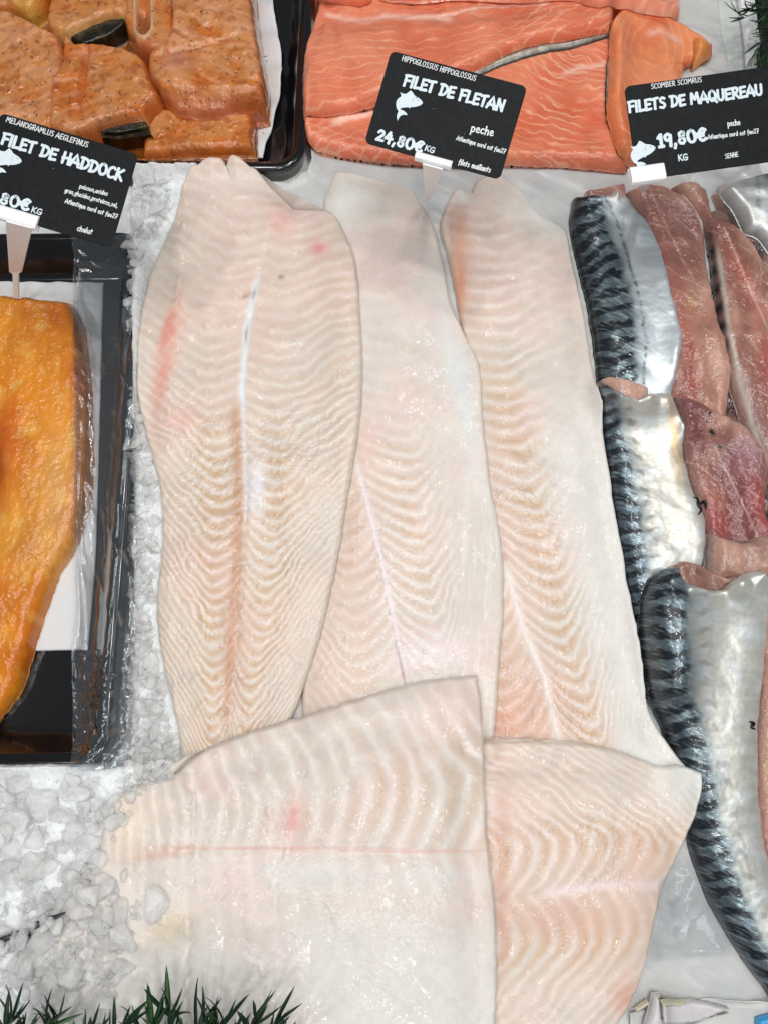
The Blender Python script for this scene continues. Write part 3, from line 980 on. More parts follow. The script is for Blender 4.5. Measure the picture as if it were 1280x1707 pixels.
m4 = patch('mackerel_fillet.002', [(1200, 308), (1206, 330), (1226, 352), (1240, 380), (1268, 395), (1300, 440)], [(1310, 280), (1340, 420)], Tp=[(1200, 308), (1230, 300), (1262, 292), (1310, 280)], T=.010, R=.006,
           mat=M_mac, drape=8, seed=302, detail=mac_skin([(1180, 280), (1190, 460)], [(1330, 280), (1340, 460)], dark=-.3, seed=302, cream=.3,
                                                       paint=lambda q, v, col: mixc(col, lin(50, 60, 50), ga(q.px, q.py, 1285, 295, 22, 16) * .9)))
mtag(m4, 'silver mackerel skin curling in at the upper right edge below the sign')


def m3_paint(q, col):
    x, y = q.px, q.py
    xl = np.interp(y, [380, 470, 560, 640, 700, 760], [1177, 1190, 1202, 1220, 1238, 1262])
    k = ss(13, 7, x - xl) * ss(370, 400, y) * ss(620, 560, y)
    col = mixc(col, lin(20, 28, 38), k * (.75 + .25 * np.sin(y / 5)))
    k2 = np.exp(-((x - xl - 13) / 3.2) ** 2) * ss(400, 440, y)
    col = mixc(col, lin(196, 190, 180), k2 * .8)
    col = mixc(col, lin(196, 180, 168), ga(x, y, 1236, 640, 10, 34, -20) * .6)
    k3 = np.exp(-((x - np.interp(y, [380, 480, 560], [1205, 1245, 1280])) / 2.0) ** 2) * ss(370, 400, y)
    return mixc(col, lin(214, 176, 160), k3 * .7)


m3 = patch('mackerel_fillet.003', [(1118, 312), (1172, 372), (1186, 440), (1196, 520), (1206, 590), (1222, 650), (1240, 705), (1268, 765), (1300, 840)],
           [(1178, 318), (1192, 358), (1222, 372), (1262, 420), (1300, 500), (1330, 600), (1345, 840)], Tp=[(1118, 312), (1135, 304), (1160, 306), (1178, 318)],
           T=.011, R=.008, mat=M_macf, drape=6, seed=303, detail=mac_flesh(303, base=(152, 104, 92), paint=m3_paint,
           red=[(1240, 470, 10, 60, -25, (190, 96, 76), .6), (1272, 600, 12, 90, -10, (170, 78, 70), .5), (1262, 720, 16, 60, -20, (150, 130, 126), .6), (1130, 325, 14, 10, 30, (90, 40, 36), .6)]))
mtag(m3, 'brownish pink mackerel fillet, flesh up, second from the silver fish, running off the right edge')


def m2_paint(q, col):
    x, y = q.px, q.py
    col = mixc(col, lin(150, 112, 112), ga(x, y, 1130, 365, 12, 50, -35) * .6 + ga(x, y, 1158, 360, 10, 36, -30) * .7)
    col = mixc(col, lin(92, 54, 62), ga(x, y, 1163, 372, 7, 20, -30) * .7)
    col = mixc(col, lin(232, 212, 190), ga(x, y, 1168, 372, 4, 26, -24) * .7 + ga(x, y, 1146, 330, 5, 16, -40) * .6)
    k = np.exp(-((x - np.interp(y, [320, 360, 420, 500], [1082, 1100, 1128, 1170])) / 2.2) ** 2) * ss(315, 330, y) * ss(500, 450, y)
    return mixc(col, lin(220, 190, 180), k * .55 * (fbm(x / 6, y / 6, 5, 2) * 2 - .4).clip(0, 1))


m2 = patch('mackerel_fillet.004', [(1045, 318), (1070, 365), (1092, 420), (1104, 500), (1112, 560), (1108, 620), (1112, 680), (1122, 735)],
           [(1140, 322), (1160, 345), (1174, 372), (1176, 405), (1180, 450), (1196, 520), (1208, 570), (1217, 622), (1214, 680), (1204, 728), (1196, 742)],
           Tp=[(1045, 318), (1075, 306), (1105, 310), (1140, 322)],
           T=.012, R=.009, mat=M_macf, drape=6, seed=304, detail=mac_flesh(304, base=(172, 122, 106), paint=m2_paint,
           red=[(1152, 640, 7, 70, -4, (150, 50, 50), .8), (1140, 560, 6, 60, -8, (170, 84, 76), .5), (1135, 650, 14, 50, 0, (128, 60, 60), .7), (1150, 510, 9, 9, 0, (206, 150, 92), .6), (1105, 420, 8, 100, -14, (172, 96, 88), .4)]))
mtag(m2, 'pink mackerel fillet with a dark red streak, directly right of the topmost striped one')


def m6_paint(q, col):
    x, y = q.px, q.py
    for cx, cy, r, s_ in ((1184, 723, 6, 4), (1180, 690, 3, 3), (1197, 747, 4, 4), (1205, 768, 2, 3), (1176, 676, 3, 1.5)):
        col = mixc(col, lin(16, 10, 12), np.clip(ga(x, y, cx, cy, r, s_, 40) * 1.3, 0, 1))
    k = np.exp(-((x - np.interp(y, [740, 800, 850, 900], [1185, 1215, 1240, 1262])) / 1.8) ** 2) * ss(735, 760, y)
    return mixc(col, lin(206, 166, 158), k * .7)


m6 = patch('mackerel_fillet.005', [(1124, 660), (1132, 720), (1142, 780), (1160, 830), (1172, 870), (1176, 920), (1178, 970)],
           [(1166, 668), (1200, 690), (1232, 704), (1250, 722), (1272, 756), (1278, 800), (1276, 860), (1300, 900), (1320, 970)],
           T=.010, R=.007, mat=M_macf, drape=6, seed=306, Tp=[(1124, 660), (1145, 662), (1166, 668)],
           detail=mac_flesh(306, base=(130, 78, 76), paint=m6_paint, wet=1.0,
           red=[(1190, 860, 22, 50, -20, (166, 74, 72), .7), (1160, 720, 22, 60, -10, (118, 66, 66), .8), (1235, 760, 28, 34, 30, (162, 116, 124), .7), (1270, 850, 18, 50, -20, (168, 62, 66), .8)]))
mtag(m6, 'dark reddish mackerel fillet with black flecks below the pink one')
m8 = patch('mackerel_fillet.006', [(1180, 888), (1176, 930), (1178, 990)], [(1235, 905), (1262, 900), (1300, 895), (1310, 990)], Tp=[(1180, 888), (1205, 895), (1235, 905)],
           T=.009, R=.006, mat=M_macf, drape=6, seed=308, detail=mac_flesh(308, base=(176, 140, 126), red=[(1180, 920, 4, 40, 0, (150, 160, 166), .8)]))
m8.obj['label'] = 'brownish torn mackerel end wedged above the biggest silver mackerel'; m8.obj['category'] = 'fish fillet'; m8.obj['group'] = GRP
m9 = patch('mackerel_fillet.007', [(1262, 960), (1268, 1100), (1262, 1250), (1266, 1400), (1300, 1520)], [(1350, 960), (1350, 1520)], T=.007, R=.006, mat=M_macf, drape=6, seed=309,
           detail=mac_flesh(309, base=(176, 116, 108), red=[(1275, 1280, 10, 80, 0, (186, 150, 120), .8)]))
mtag(m9, 'narrow sliver of pink flesh along the right edge beside the biggest silver mackerel')

L1 = [(956, 326), (951, 360), (956, 400), (966, 440), (980, 500), (990, 560), (997, 620), (1003, 700)]
R1 = [(1050, 332), (1082, 370), (1106, 420), (1120, 480), (1134, 535), (1140, 558), (1134, 600), (1122, 655), (1112, 700)]
lip1 = patch('cut_end', [(975, 318), (970, 345)], [(1040, 306), (1052, 345)], Tp=[(975, 318), (1005, 314), (1040, 306)], T=.008, R=.004, mat=M_macf, drape=5, detail=mac_flesh(310, base=(158, 112, 102)))
m1 = patch('mackerel_fillet.008', L1, R1, Tp=[(956, 326), (985, 322), (1015, 322), (1024, 312), (1034, 318), (1050, 332)], T=.014, R=.016, mat=M_mac, drape=7, seed=311,
           detail=mac_skin(L1, R1, per=25, dark=.46, slope=.28, seed=311, lat=.56, blue=.45,
                           paint=lambda q, v, col: mixc(mixc(col, lin(226, 216, 200), ga(q.px, q.py, 1030, 325, 12, 12) * .9), lin(60, 60, 66), ga(q.px, q.py, 1035, 400, 10, 60, 0) * .25)))
lip1.obj.parent = m1.obj
mtag(m1, 'topmost striped mackerel fillet, blue black bars on the left, white belly on the right')
L5 = [(990, 650), (1000, 700), (1010, 760), (1018, 820), (1026, 880), (1038, 950), (1058, 1040), (1068, 1100), (1075, 1170)]
R5 = [(1122, 655), (1130, 690), (1142, 760), (1160, 820), (1178, 862), (1176, 905), (1168, 960), (1150, 1050), (1130, 1170)]
lip5 = patch('cut_end', [(998, 634), (1010, 690)], [(1078, 648), (1080, 690)], Tp=[(998, 634), (1015, 630), (1045, 636), (1078, 648)], T=.011, R=.003, mat=M_macf, drape=5,
             detail=mac_flesh(312, base=(190, 152, 140), red=[(1034, 655, 4, 16, 0, (214, 186, 186), .8)]))
m5 = patch('mackerel_fillet.009', L5, R5, Tp=[(990, 650), (1000, 640), (1014, 655), (1030, 674), (1052, 668), (1080, 656), (1104, 652), (1122, 655)], T=.014, R=.014, mat=M_mac, drape=7, seed=315,
           detail=mac_skin(L5, R5, per=25, dark=.27, slope=-.1, seed=315, cream=.55, lat=.42, blue=.8, spots=.5,
                           paint=lambda q, v, col: mixc(col, lin(214, 180, 130), ga(q.px, q.py, 1125, 740, 11, 70, -8) * .8)))
lip5.obj.parent = m5.obj
mtag(m5, 'middle striped mackerel fillet with a cream silver belly and a notched top end')
L7 = [(1086, 962), (1073, 1000), (1070, 1060), (1078, 1120), (1095, 1180), (1118, 1240), (1135, 1300), (1146, 1370), (1160, 1430), (1182, 1490), (1212, 1550), (1250, 1610), (1300, 1680), (1330, 1740)]
R7 = [(1276, 950), (1286, 1000), (1280, 1100), (1270, 1200), (1268, 1260), (1272, 1350), (1290, 1450), (1330, 1540), (1400, 1740)]
lip7 = patch('cut_end', [(1118, 942), (1120, 1000)], [(1226, 960), (1226, 1000)], Tp=[(1118, 942), (1135, 934), (1165, 942), (1200, 962), (1226, 960)], T=.013, R=.004, mat=M_macf, drape=5,
             detail=mac_flesh(316, base=(150, 112, 100), red=[(1160, 955, 20, 8, 20, (120, 80, 72), .8)]))
m7 = patch('mackerel_fillet.010', L7, R7, Tp=[(1086, 962), (1105, 946), (1130, 945), (1146, 966), (1175, 978), (1210, 980), (1232, 962), (1252, 950), (1276, 950)], T=.019, R=.020, mat=M_mac, drape=9, seed=317,
           detail=mac_skin(L7, [(1240, 950), (1250, 1000), (1250, 1200), (1262, 1300), (1290, 1420), (1330, 1540), (1400, 1740)], per=31, dark=.40, slope=.12, seed=317, cream=.5, lat=.6, blue=.6, spots=.3))
lip7.obj.parent = m7.obj
mtag(m7, 'biggest striped mackerel fillet at lower right, dark barred back against the halibut')
# loose threads of black membrane on the bellies
M_thr = plain_mat('black_membrane', (.008, .008, .010), rough=.25)


def tube(pts, r, mat, name, parent=None, res=6, z=None, taper=True):
    p = np.asarray(pts, float)
    n = len(p); tg = np.gradient(p, axis=0); tg /= np.linalg.norm(tg, axis=1)[:, None] + 1e-12
    up = np.array([0, 0, 1.0]); a = np.cross(tg, up); a /= np.linalg.norm(a, axis=1)[:, None] + 1e-9; b = np.cross(a, tg)
    k = np.linspace(0, 2 * math.pi, res, endpoint=False)
    rr = r * (np.sin(np.linspace(.25, math.pi - .25, n)) if taper else np.ones(n))
    V = p[:, None] + rr[:, None, None] * (np.cos(k)[None, :, None] * a[:, None] + np.sin(k)[None, :, None] * b[:, None])
    idx = np.arange(n * res).reshape(n, res)
    F = np.stack([idx[:-1], idx[1:], np.roll(idx, -1, 1)[1:], np.roll(idx, -1, 1)[:-1]], -1).reshape(-1, 4)
    return mesh_from(name, V.reshape(-1, 3), F, mat, parent, [list(idx[0]), list(idx[-1][::-1])])


def onsurf(pts, n=30, lift=.0004):
    c = crom(pts, n); out = []
    for px, py in c:
        z = .015
        for _ in range(4):
            w = P(px, py, z); z = float(hs(HM, w[0], w[1]))
        out.append(P(px, py, z + lift))
    return np.array(out)


for pts, par in (([(1155, 828), (1162, 832), (1163, 842), (1168, 850), (1163, 858)], m5), ([(1163, 842), (1174, 836), (1176, 850)], m5), ([(1248, 1203), (1256, 1206), (1252, 1212), (1259, 1216)], m7)):
    o = tube(onsurf(pts), .0011, M_thr, 'black_membrane'); o.parent = par.obj
# ================================================================== the halibut fillets
def hal_detail(axis, edge0, mid, edge1, period, D0, E0, E1, a0=0.33, vis=None, ochre=None, paint=None, wetmap=None,
               relief=0.00032, seed=3, base=(224, 209, 199), striae=None, Dx=None):
    """axis 'y': muscle bands stacked along the page's y; edge0/mid/edge1 = polylines (along, across) in pixels"""
    e0, md, e1 = (np.array(k, float) for k in (edge0, mid, edge1))

    def f(q):
        A, C = (q.py, q.px) if axis == 'y' else (q.px, q.py)
        c0 = np.interp(A, e0[:, 0], e0[:, 1]); cm = np.interp(A, md[:, 0], md[:, 1]); c1 = np.interp(A, e1[:, 0], e1[:, 1])
        v = np.where(C < cm, (C - cm) / np.maximum(cm - c0, 8), (C - cm) / np.maximum(c1 - cm, 8))
        a = np.clip(np.abs(v), 0, 1.1)
        wob = (fbm(q.X / 0.02, q.Y / 0.02, seed, 3) - .5)
        wob2 = (fbm(q.X / 0.006, q.Y / 0.006, seed + 9, 3) - .5)
        ev = lambda k: k(A) if callable(k) else np.full(A.shape, float(k))
        d0 = ev(D0); e = np.where(v < 0, ev(E0), ev(E1))
        aw = np.clip(a + wob * .12, 0, 1.1)
        up = d0 * (1 - ((a0 - aw) / a0) ** 2)
        qq = np.clip((aw - a0) / (1 - a0), 0, 1.2)
        dn = d0 - e * 1.2 * qq ** 2 / (qq + 0.2)
        off = np.where(aw < a0, up, dn)
        per = ev(period)
        # integrate phase so a changing period stays continuous
        gr = np.arange(-400, 2200, 4.0)
        pg = np.cumsum(4.0 / (period(gr) if callable(period) else np.full(gr.shape, float(period))))
        ph = np.interp(A - off + wob * 12 + wob2 * 5, gr, pg)
        fr = ph - np.floor(ph)
        bandv = vn(np.floor(ph) * 3.7, v * 2 + 9, seed + 5)
        vs = vis(q, v) if vis else np.full(A.shape, 1.0)
        vs = vs * (0.45 + .7 * ss(.25, .72, fbm(q.X / 0.018, q.Y / 0.018, seed + 20, 3)))
        wd_ = 0.17 + 0.06 * wob
        sept = np.exp(-((fr - .5) / wd_) ** 2) * np.clip(vs, 0, 1.2)
        body = np.clip(0.5 - 0.5 * np.cos((fr - 0.0) * 2 * math.pi + math.pi), 0, 1)  # 1 mid-muscle
        body = 1 - np.exp(-((fr - .5) / .34) ** 2)
        big = fbm(q.X / 0.035, q.Y / 0.035, seed + 30, 3)
        fine = fbm(q.X / 0.0022, q.Y / 0.0022, seed + 40, 3)
        col = np.empty(q.X.shape + (3,)); col[:] = lin(base)
        col = mixc(col, lin(232, 204, 198), np.clip((big - .5) * 2.0, 0, .45))
        col = mixc(col, lin(214, 208, 200), np.clip((.48 - big) * 2.6, 0, .6))
        oc = ochre(q, v) if ochre else np.zeros(A.shape)
        col = mixc(col, lin(206, 164, 112), np.clip(oc * body * (0.3 + bandv * .9), 0, 1) * .66)
        col = mixc(col, lin(208, 180, 158), np.clip(body * vs, 0, 1) * .30)
        col = mixc(col, lin(243, 234, 226), np.clip(sept * (.35 + .9 * fbm(q.X / .007, q.Y / .007, seed + 21, 2)), 0, 1) * .36)
        # thin translucent edges read greyer
        col = mixc(col, lin(214, 208, 196), np.exp(-q.d / 0.0035) * .45)
        if striae is not None:
            st_ = striae(q, v)
            sx = fbm((A) / 90 + 3, C / 3.2 + wob * 5, seed + 50, 2)
            col = mixc(col, lin(240, 234, 230), np.clip((sx - .5) * 3, 0, 1) * st_ * .5)
        if paint:
            col = paint(q, v, col)
        col = col * (0.95 + 0.10 * fine)[..., None]
        dz = .50 * relief * (body * -1.0 + sept * 0.5) * np.clip(vs, 0, 1.2)
        dz += (big - .5) * 0.0020 + (fbm(q.X / .012, q.Y / .012, seed + 60, 2) - .5) * 0.0006
        dz += (fine - .5) * 0.00006
        w = wetmap(q, v) if wetmap else np.full(A.shape, .35)
        w = w ** 1.25 * (0.12 + 1.7 * ss(.38, .68, fbm(q.X / .010, q.Y / .010, seed + 70, 3)))
        dz += (fbm(q.X / 0.0015 + sept, q.Y / 0.0012, seed + 80, 2) - .5) * 0.00022 * np.clip(w, 0, 1) ** 1.3
        # the groove of the backbone
        cm_d = np.abs(C - cm)
        dz -= 0.0007 * np.exp(-(cm_d / 6.0) ** 2) * np.clip(vs + .3, 0, 1)
        prm = np.zeros(q.X.shape + (4,))
        prm[..., 1] = np.clip(0.50 - 0.20 * w, .22, .6)
        prm[..., 2] = np.clip(0.03 + w * .9, 0.03, 1)
        q.v, q.ph = v, ph
        return dz, col, prm
    return f


lerp = lambda *kv: (lambda A, k=np.array(kv, float): np.interp(A, k[:, 0], k[:, 1]))


# ---- right fillet (lowest)
def f3_paint(q, v, col):
    x, y = q.px, q.py
    col = mixc(col, lin(226, 170, 140), ga(x, y, 765, 440, 16, 95) * .8)
    col = mixc(col, lin(224, 150, 125), ga(x, y, 768, 480, 7, 40) * .6)
    col = mixc(col, lin(228, 226, 222), ss(.35, .75, v) * ss(560, 800, y) * .85)
    col = mixc(col, lin(226, 232, 230), ga(x, y, 900, 345, 22, 60, -38) * .8 + ga(x, y, 770, 325, 14, 18) * .8)
    col = mixc(col, lin(224, 180, 156), ss(.25, -.3, v) * ss(640, 760, y) * .32)
    col = mixc(col, lin(226, 160, 140), ga(x, y, 900, 1180, 60, 70) * .25 + ga(x, y, 835, 1205, 30, 25) * .4)
    col = mixc(col, lin(240, 232, 226), np.exp(-(np.abs(v) / .035) ** 2) * ss(930, 960, y) * .9)
    return col


F3 = patch('halibut_fillet',
           [(742, 340), (733, 375), (748, 430), (765, 520), (785, 640), (790, 800), (800, 950), (810, 1100), (805, 1290)],
           [(868, 312), (900, 352), (943, 378), (955, 430), (975, 520), (995, 640), (1020, 800), (1045, 950), (1068, 1080), (1080, 1170), (1100, 1215), (1150, 1285)],
           Tp=[(742, 340), (757, 312), (772, 312), (785, 318), (795, 296), (830, 285), (868, 312)],
           T=0.011, R=0.024, tmin=.38, mat=M_hal, step=.00052, seed=31, drape=8,
           detail=hal_detail('y', [(300, 733), (500, 745), (800, 640), (1250, 690)],
                             [(300, 745), (480, 752), (640, 760), (800, 795), (950, 845), (1050, 870), (1130, 905), (1240, 932)],
                             [(300, 860), (380, 940), (640, 990), (950, 1045), (1250, 1100)],
                             lerp((300, 21), (600, 22), (900, 26), (1250, 24)), lerp((300, 14), (600, 26), (900, 45), (1250, 70)),
                             lerp((800, 40), (1250, 130)), lerp((300, 40), (600, 70), (900, 170), (1250, 260)), a0=.36,
                             vis=lambda q, v: (1.15 - ss(.45, .8, v) * .85) * (0.25 + .75 * ss(330, 420, q.py)),
                             ochre=lambda q, v: ss(560, 700, q.py) * (np.exp(-((v - .33) / .17) ** 2) * 1.2 + np.exp(-((v + .4) / .3) ** 2) * .7) + .2 * ss(.6, .2, v),
                             striae=lambda q, v: ss(.5, .75, v) * ss(700, 900, q.py),
                             wetmap=lambda q, v: .22 + .55 * ss(620, 800, q.py) * ss(.6, .3, v) + .5 * ss(1050, 1150, q.py),
                             paint=f3_paint, relief=.00042, seed=33))


# ---- middle fillet
def f2_paint(q, v, col):
    x, y = q.px, q.py
    col = mixc(col, lin(232, 232, 226), ga(x, y, 580, 330, 26, 60, 20) * .9)
    col = mixc(col, lin(226, 232, 232), ga(x, y, 765, 640, 22, 180, -12) * .65)
    col = mixc(col, lin(222, 186, 166), ss(660, 600, x + (y - 700) * .02) * ss(640, 720, y) * .28)
    col = mixc(col, lin(238, 228, 232), np.exp(-(v / .03) ** 2) * ss(760, 800, y) * .9)
    col = mixc(col, lin(236, 226, 232), ga(x, y, 720, 1090, 50, 55) * .6)
    col = mixc(col, lin(150, 70, 60), ga(x, y, 671, 1120, 3, 38, -12) * .5)
    return col


F2 = patch('halibut_fillet.001',
           [(556, 286), (538, 335), (552, 400), (560, 520), (560, 640), (560, 760), (545, 900), (520, 1010), (505, 1110), (500, 1265)],
           [(690, 315), (722, 370), (740, 440), (752, 500), (772, 545), (800, 610), (806, 700), (818, 800), (838, 920), (840, 1020), (832, 1120), (824, 1265)],
           Tp=[(556, 286), (572, 281), (630, 292), (690, 315)],
           T=0.011, R=0.024, tmin=.34, mat=M_hal, step=.00052, seed=21, drape=9, post=7,
           detail=hal_detail('y', [(280, 430), (640, 480), (1200, 470)],
                             [(280, 545), (500, 560), (700, 588), (790, 600), (850, 615), (950, 640), (1050, 660), (1140, 678), (1200, 690)],
                             [(280, 690), (440, 740), (600, 795), (900, 835), (1200, 830)],
                             lerp((300, 30), (700, 24), (900, 23), (1250, 26)), lerp((300, 14), (600, 26), (900, 38), (1250, 60)),
                             lerp((300, 60), (1250, 150)), lerp((300, 60), (600, 90), (900, 210), (1250, 330)), a0=.38,
                             vis=lambda q, v: (ss(.8, .35, v)) * (ss(400, 480, q.py) * .45 + .75 * ss(690, 790, q.py)) - .4 * ss(1080, 1140, q.py),
                             ochre=lambda q, v: ss(700, 800, q.py) * np.exp(-((v - .3) / .2) ** 2) * .9 + .5 * ss(760, 840, q.py) * np.exp(-((v + .3) / .3) ** 2),
                             striae=lambda q, v: ss(.5, .75, v) * ss(700, 900, q.py),
                             wetmap=lambda q, v: .2 + .95 * ss(760, 860, q.py) * ss(.55, .25, v) * ss(1200, 1080, q.py) + .2 * ss(1000, 1100, q.py),
                             paint=f2_paint, relief=.00026, seed=23, base=(225, 214, 206)))


# ---- left fillet
def f1_paint(q, v, col):
    x, y = q.px, q.py
    st = 0.55 + .9 * fbm((x + y) / 9, (x - y) / 60, 77, 2)
    col = mixc(col, lin(226, 150, 134), np.clip((ga(x, y, 283, 545, 10, 50, 20) * .9 + ga(x, y, 280, 600, 17, 80, 18) * .45 + ga(x, y, 268, 660, 10, 50, 10) * .35) * st, 0, .8))
    col = mixc(col, lin(228, 140, 140), (ga(x, y, 532, 417, 14, 13) * .7 + ga(x, y, 470, 375, 22, 28) * .35 + ga(x, y, 300, 700, 26, 30) * .25))
    col = mixc(col, lin(232, 236, 240), np.exp(-((v + .0) / .028) ** 2) * ss(440, 490, y) * ss(880, 840, y) * 1.0)
    col = mixc(col, lin(236, 236, 242), ga(x, y, 430, 815, 14, 48) * .85)
    col = mixc(col, lin(120, 124, 132), np.exp(-((v) / .012) ** 2) * (ga(x, y, 427, 495, 9, 14) + ga(x, y, 411, 560, 9, 16)) * .7)
    col = mixc(col, lin(196, 140, 96), np.exp(-((v + .07) / .07) ** 2) * ss(660, 700, y) * ss(1230, 1180, y) * .6)
    col = mixc(col, lin(204, 142, 116), ga(x, y, 396, 1080, 28, 130) * .28)
    col = mixc(col, lin(170, 130, 90), ga(x, y, 470, 465, 5, 4) * .8 + ga(x, y, 412, 498, 12, 4, -20) * .6)
    col = mixc(col, lin(230, 218, 210), ga(x, y, 395, 300, 80, 30) * .5)
    return col


F1 = patch('halibut_fillet.002',
           [(300, 305), (292, 350), (270, 400), (250, 450), (233, 520), (226, 600), (226, 650), (240, 720), (262, 800), (268, 880), (262, 960), (258, 1030), (270, 1110), (290, 1200), (305, 1290)],
           [(490, 345), (552, 350), (580, 395), (594, 440), (600, 520), (604, 620), (596, 720), (578, 830), (560, 940), (535, 1050), (510, 1130), (485, 1200), (440, 1290)],
           Tp=[(300, 305), (322, 272), (345, 262), (372, 263), (376, 270), (388, 255), (420, 274), (455, 310), (490, 345)],
           T=0.012, R=0.024, tmin=.38, mat=M_hal, step=.00052, seed=12, drape=9, post=7,
           detail=hal_detail('y', [(260, 300), (400, 262), (520, 228), (640, 222), (800, 258), (1000, 255), (1200, 285), (1290, 300)],
                             [(260, 478), (350, 470), (430, 442), (480, 428), (560, 412), (650, 405), (750, 409), (850, 411), (1000, 403), (1100, 393), (1200, 385), (1290, 380)],
                             [(260, 520), (350, 550), (440, 594), (620, 604), (830, 578), (1050, 535), (1200, 485), (1290, 440)],
                             lerp((250, 20), (400, 21), (600, 22), (900, 20), (1250, 20)), lerp((250, 6), (450, 14), (700, 22), (900, 34), (1250, 50)),
                             lerp((250, 60), (500, 85), (700, 105), (900, 130), (1250, 150)), lerp((250, 10), (500, 55), (700, 90), (900, 150), (1250, 160)),
                             a0=.32,
                             vis=lambda q, v: (.45 + .5 * ss(520, 700, q.py)) * (1 - .35 * ss(.6, .85, v) * ss(850, 1000, q.py)) + .3 * ss(-.55, -.85, v) + .35 * ss(.1, .4, v) * ss(800, 560, q.py),
                             ochre=lambda q, v: ss(640, 780, q.py) * (np.exp(-((np.abs(v) - .33) / .2) ** 2) * 1.0 + .25 * ss(.75, .5, v)) + .25 * ss(300, 400, q.py) * ss(700, 500, q.py) * ss(.35, .7, v) + .2,
                             wetmap=lambda q, v: .25 + .75 * ss(600, 780, q.py) * ss(1.0, .7, np.abs(v)) + .2 * ss(.3, .6, v) * ss(520, 640, q.py),
                             paint=f1_paint, relief=.00034, seed=13, base=(223, 208, 196)))


# ---- lower right piece
def f5_paint(q, v, col):
    x, y = q.px, q.py
    col = mixc(col, lin(228, 234, 230), ss(1050, 1150, x) * ss(1400, 1300, y) * .8)
    col = mixc(col, lin(240, 228, 228), np.exp(-(v / .035) ** 2) * ss(880, 930, x) * .9)
    col = mixc(col, lin(222, 170, 150), ga(x, y, 930, 1530, 120, 40) * .5 + ga(x, y, 1060, 1440, 60, 60) * .35)
    col = mixc(col, lin(224, 150, 126), ga(x, y, 1045, 1665, 25, 30) * .5)
    col = mixc(col, lin(204, 150, 130), ga(x, y, 835, 1470, 14, 160) * .5)
    return col


F5 = patch('halibut_fillet.003',
           [(760, 1232), (765, 1350), (770, 1500), (775, 1600), (780, 1760)],
           [(1172, 1290), (1172, 1320), (1150, 1390), (1112, 1470), (1095, 1530), (1078, 1610), (1055, 1670), (1005, 1760)],
           Tp=[(760, 1240), (830, 1234), (900, 1234), (1000, 1244), (1060, 1262), (1100, 1278), (1140, 1277), (1172, 1288)],
           T=0.012, R=0.020, tmin=.5, mat=M_hal, step=.00052, seed=51, drape=8,
           detail=hal_detail('x', [(700, 1235), (950, 1240), (1100, 1270), (1180, 1290)], [(700, 1505), (830, 1500), (930, 1484), (1010, 1472), (1110, 1476), (1180, 1480)],
                             [(700, 1760), (1100, 1740)],
                             lerp((800, 31), (1200, 29)), 42, 230, 180, a0=.32,
                             vis=lambda q, v: .95 + 0 * v,
                             ochre=lambda q, v: np.exp(-((np.abs(v) - .34) / .17) ** 2) * 1.0 + .1,
                             wetmap=lambda q, v: .25 + .8 * ga(q.px, q.py, 960, 1420, 170, 70) + .3 * ga(q.px, q.py, 900, 1600, 90, 90),
                             paint=f5_paint, relief=.00030, seed=53, base=(225, 210, 199)))


# ---- big front piece
def f4_paint(q, v, col):
    x, y = q.px, q.py
    n = .5 + fbm(x / 8, y / 40, 91, 2)
    col = mixc(col, lin(228, 150, 140), np.clip((ga(x, y, 492, 1358, 9, 34, 12) * .42 + ga(x, y, 490, 1370, 40, 30) * .25 + ga(x, y, 360, 1310, 30, 20) * .2) * n, 0, .8))
    col = mixc(col, lin(224, 150, 130), ga(x, y, 260, 1425, 50, 9, -10) * .4 + ga(x, y, 450, 1413, 200, 2.6) * .4 + ga(x, y, 700, 1418, 150, 2.4) * .35)
    col = mixc(col, lin(240, 224, 204), ga(x, y, 215, 1375, 45, 50) * .7)
    col = mixc(col, lin(226, 230, 228), ss(.0, .12, v) * ss(380, 470, x) * ss(1500, 1440, y + 0 * x) * .5 + ss(.1, .6, v) * .45)
    col = mixc(col, lin(222, 198, 160), ga(x, y, 285, 1545, 45, 26, -30) * .5)
    return col


F4 = patch('halibut_fillet.004',
           [(285, 1295), (225, 1310), (176, 1345), (164, 1400), (150, 1460), (120, 1520), (70, 1620), (30, 1790)],
           [(797, 1124), (806, 1200), (810, 1300), (814, 1400), (826, 1500), (830, 1600), (826, 1790)],
           Tp=[(285, 1295), (330, 1255), (400, 1225), (500, 1195), (620, 1157), (700, 1135), (797, 1124)],
           T=0.016, R=0.018, tmin=.62, mat=M_hal, step=.00052, seed=41, thick=lambda q: .30 + .70 * ss(.0, .42, q.s + .12 * (1 - q.t)), drape=12, post=7,
           detail=hal_detail('x', [(150, 1330), (285, 1290), (400, 1225), (620, 1157), (820, 1124)],
                             [(150, 1440), (230, 1438), (320, 1424), (430, 1415), (560, 1411), (700, 1416), (830, 1424)],
                             [(50, 1800), (830, 1800)],
                             lerp((150, 20), (350, 27), (520, 36), (830, 38)), lerp((200, 4), (500, 18), (830, 46)),
                             lerp((200, 10), (500, 50), (830, 120)), lerp((200, 60), (830, 260)), a0=.42,
                             vis=lambda q, v: .95 * ss(.08, -.05, v) + .34,
                             ochre=lambda q, v: .75 * ss(480, 640, q.px) * np.exp(-((v + .38) / .3) ** 2) + .35 * np.exp(-((v - .07) / .06) ** 2) * ss(500, 600, q.px),
                             wetmap=lambda q, v: .3 + .3 * ga(q.px, q.py, 620, 1500, 260, 110) + .3 * ga(q.px, q.py, 420, 1340, 160, 60) + .35 * ga(q.px, q.py, 290, 1500, 70, 60),
                             paint=f4_paint, relief=.00040, seed=43, base=(224, 215, 208)))
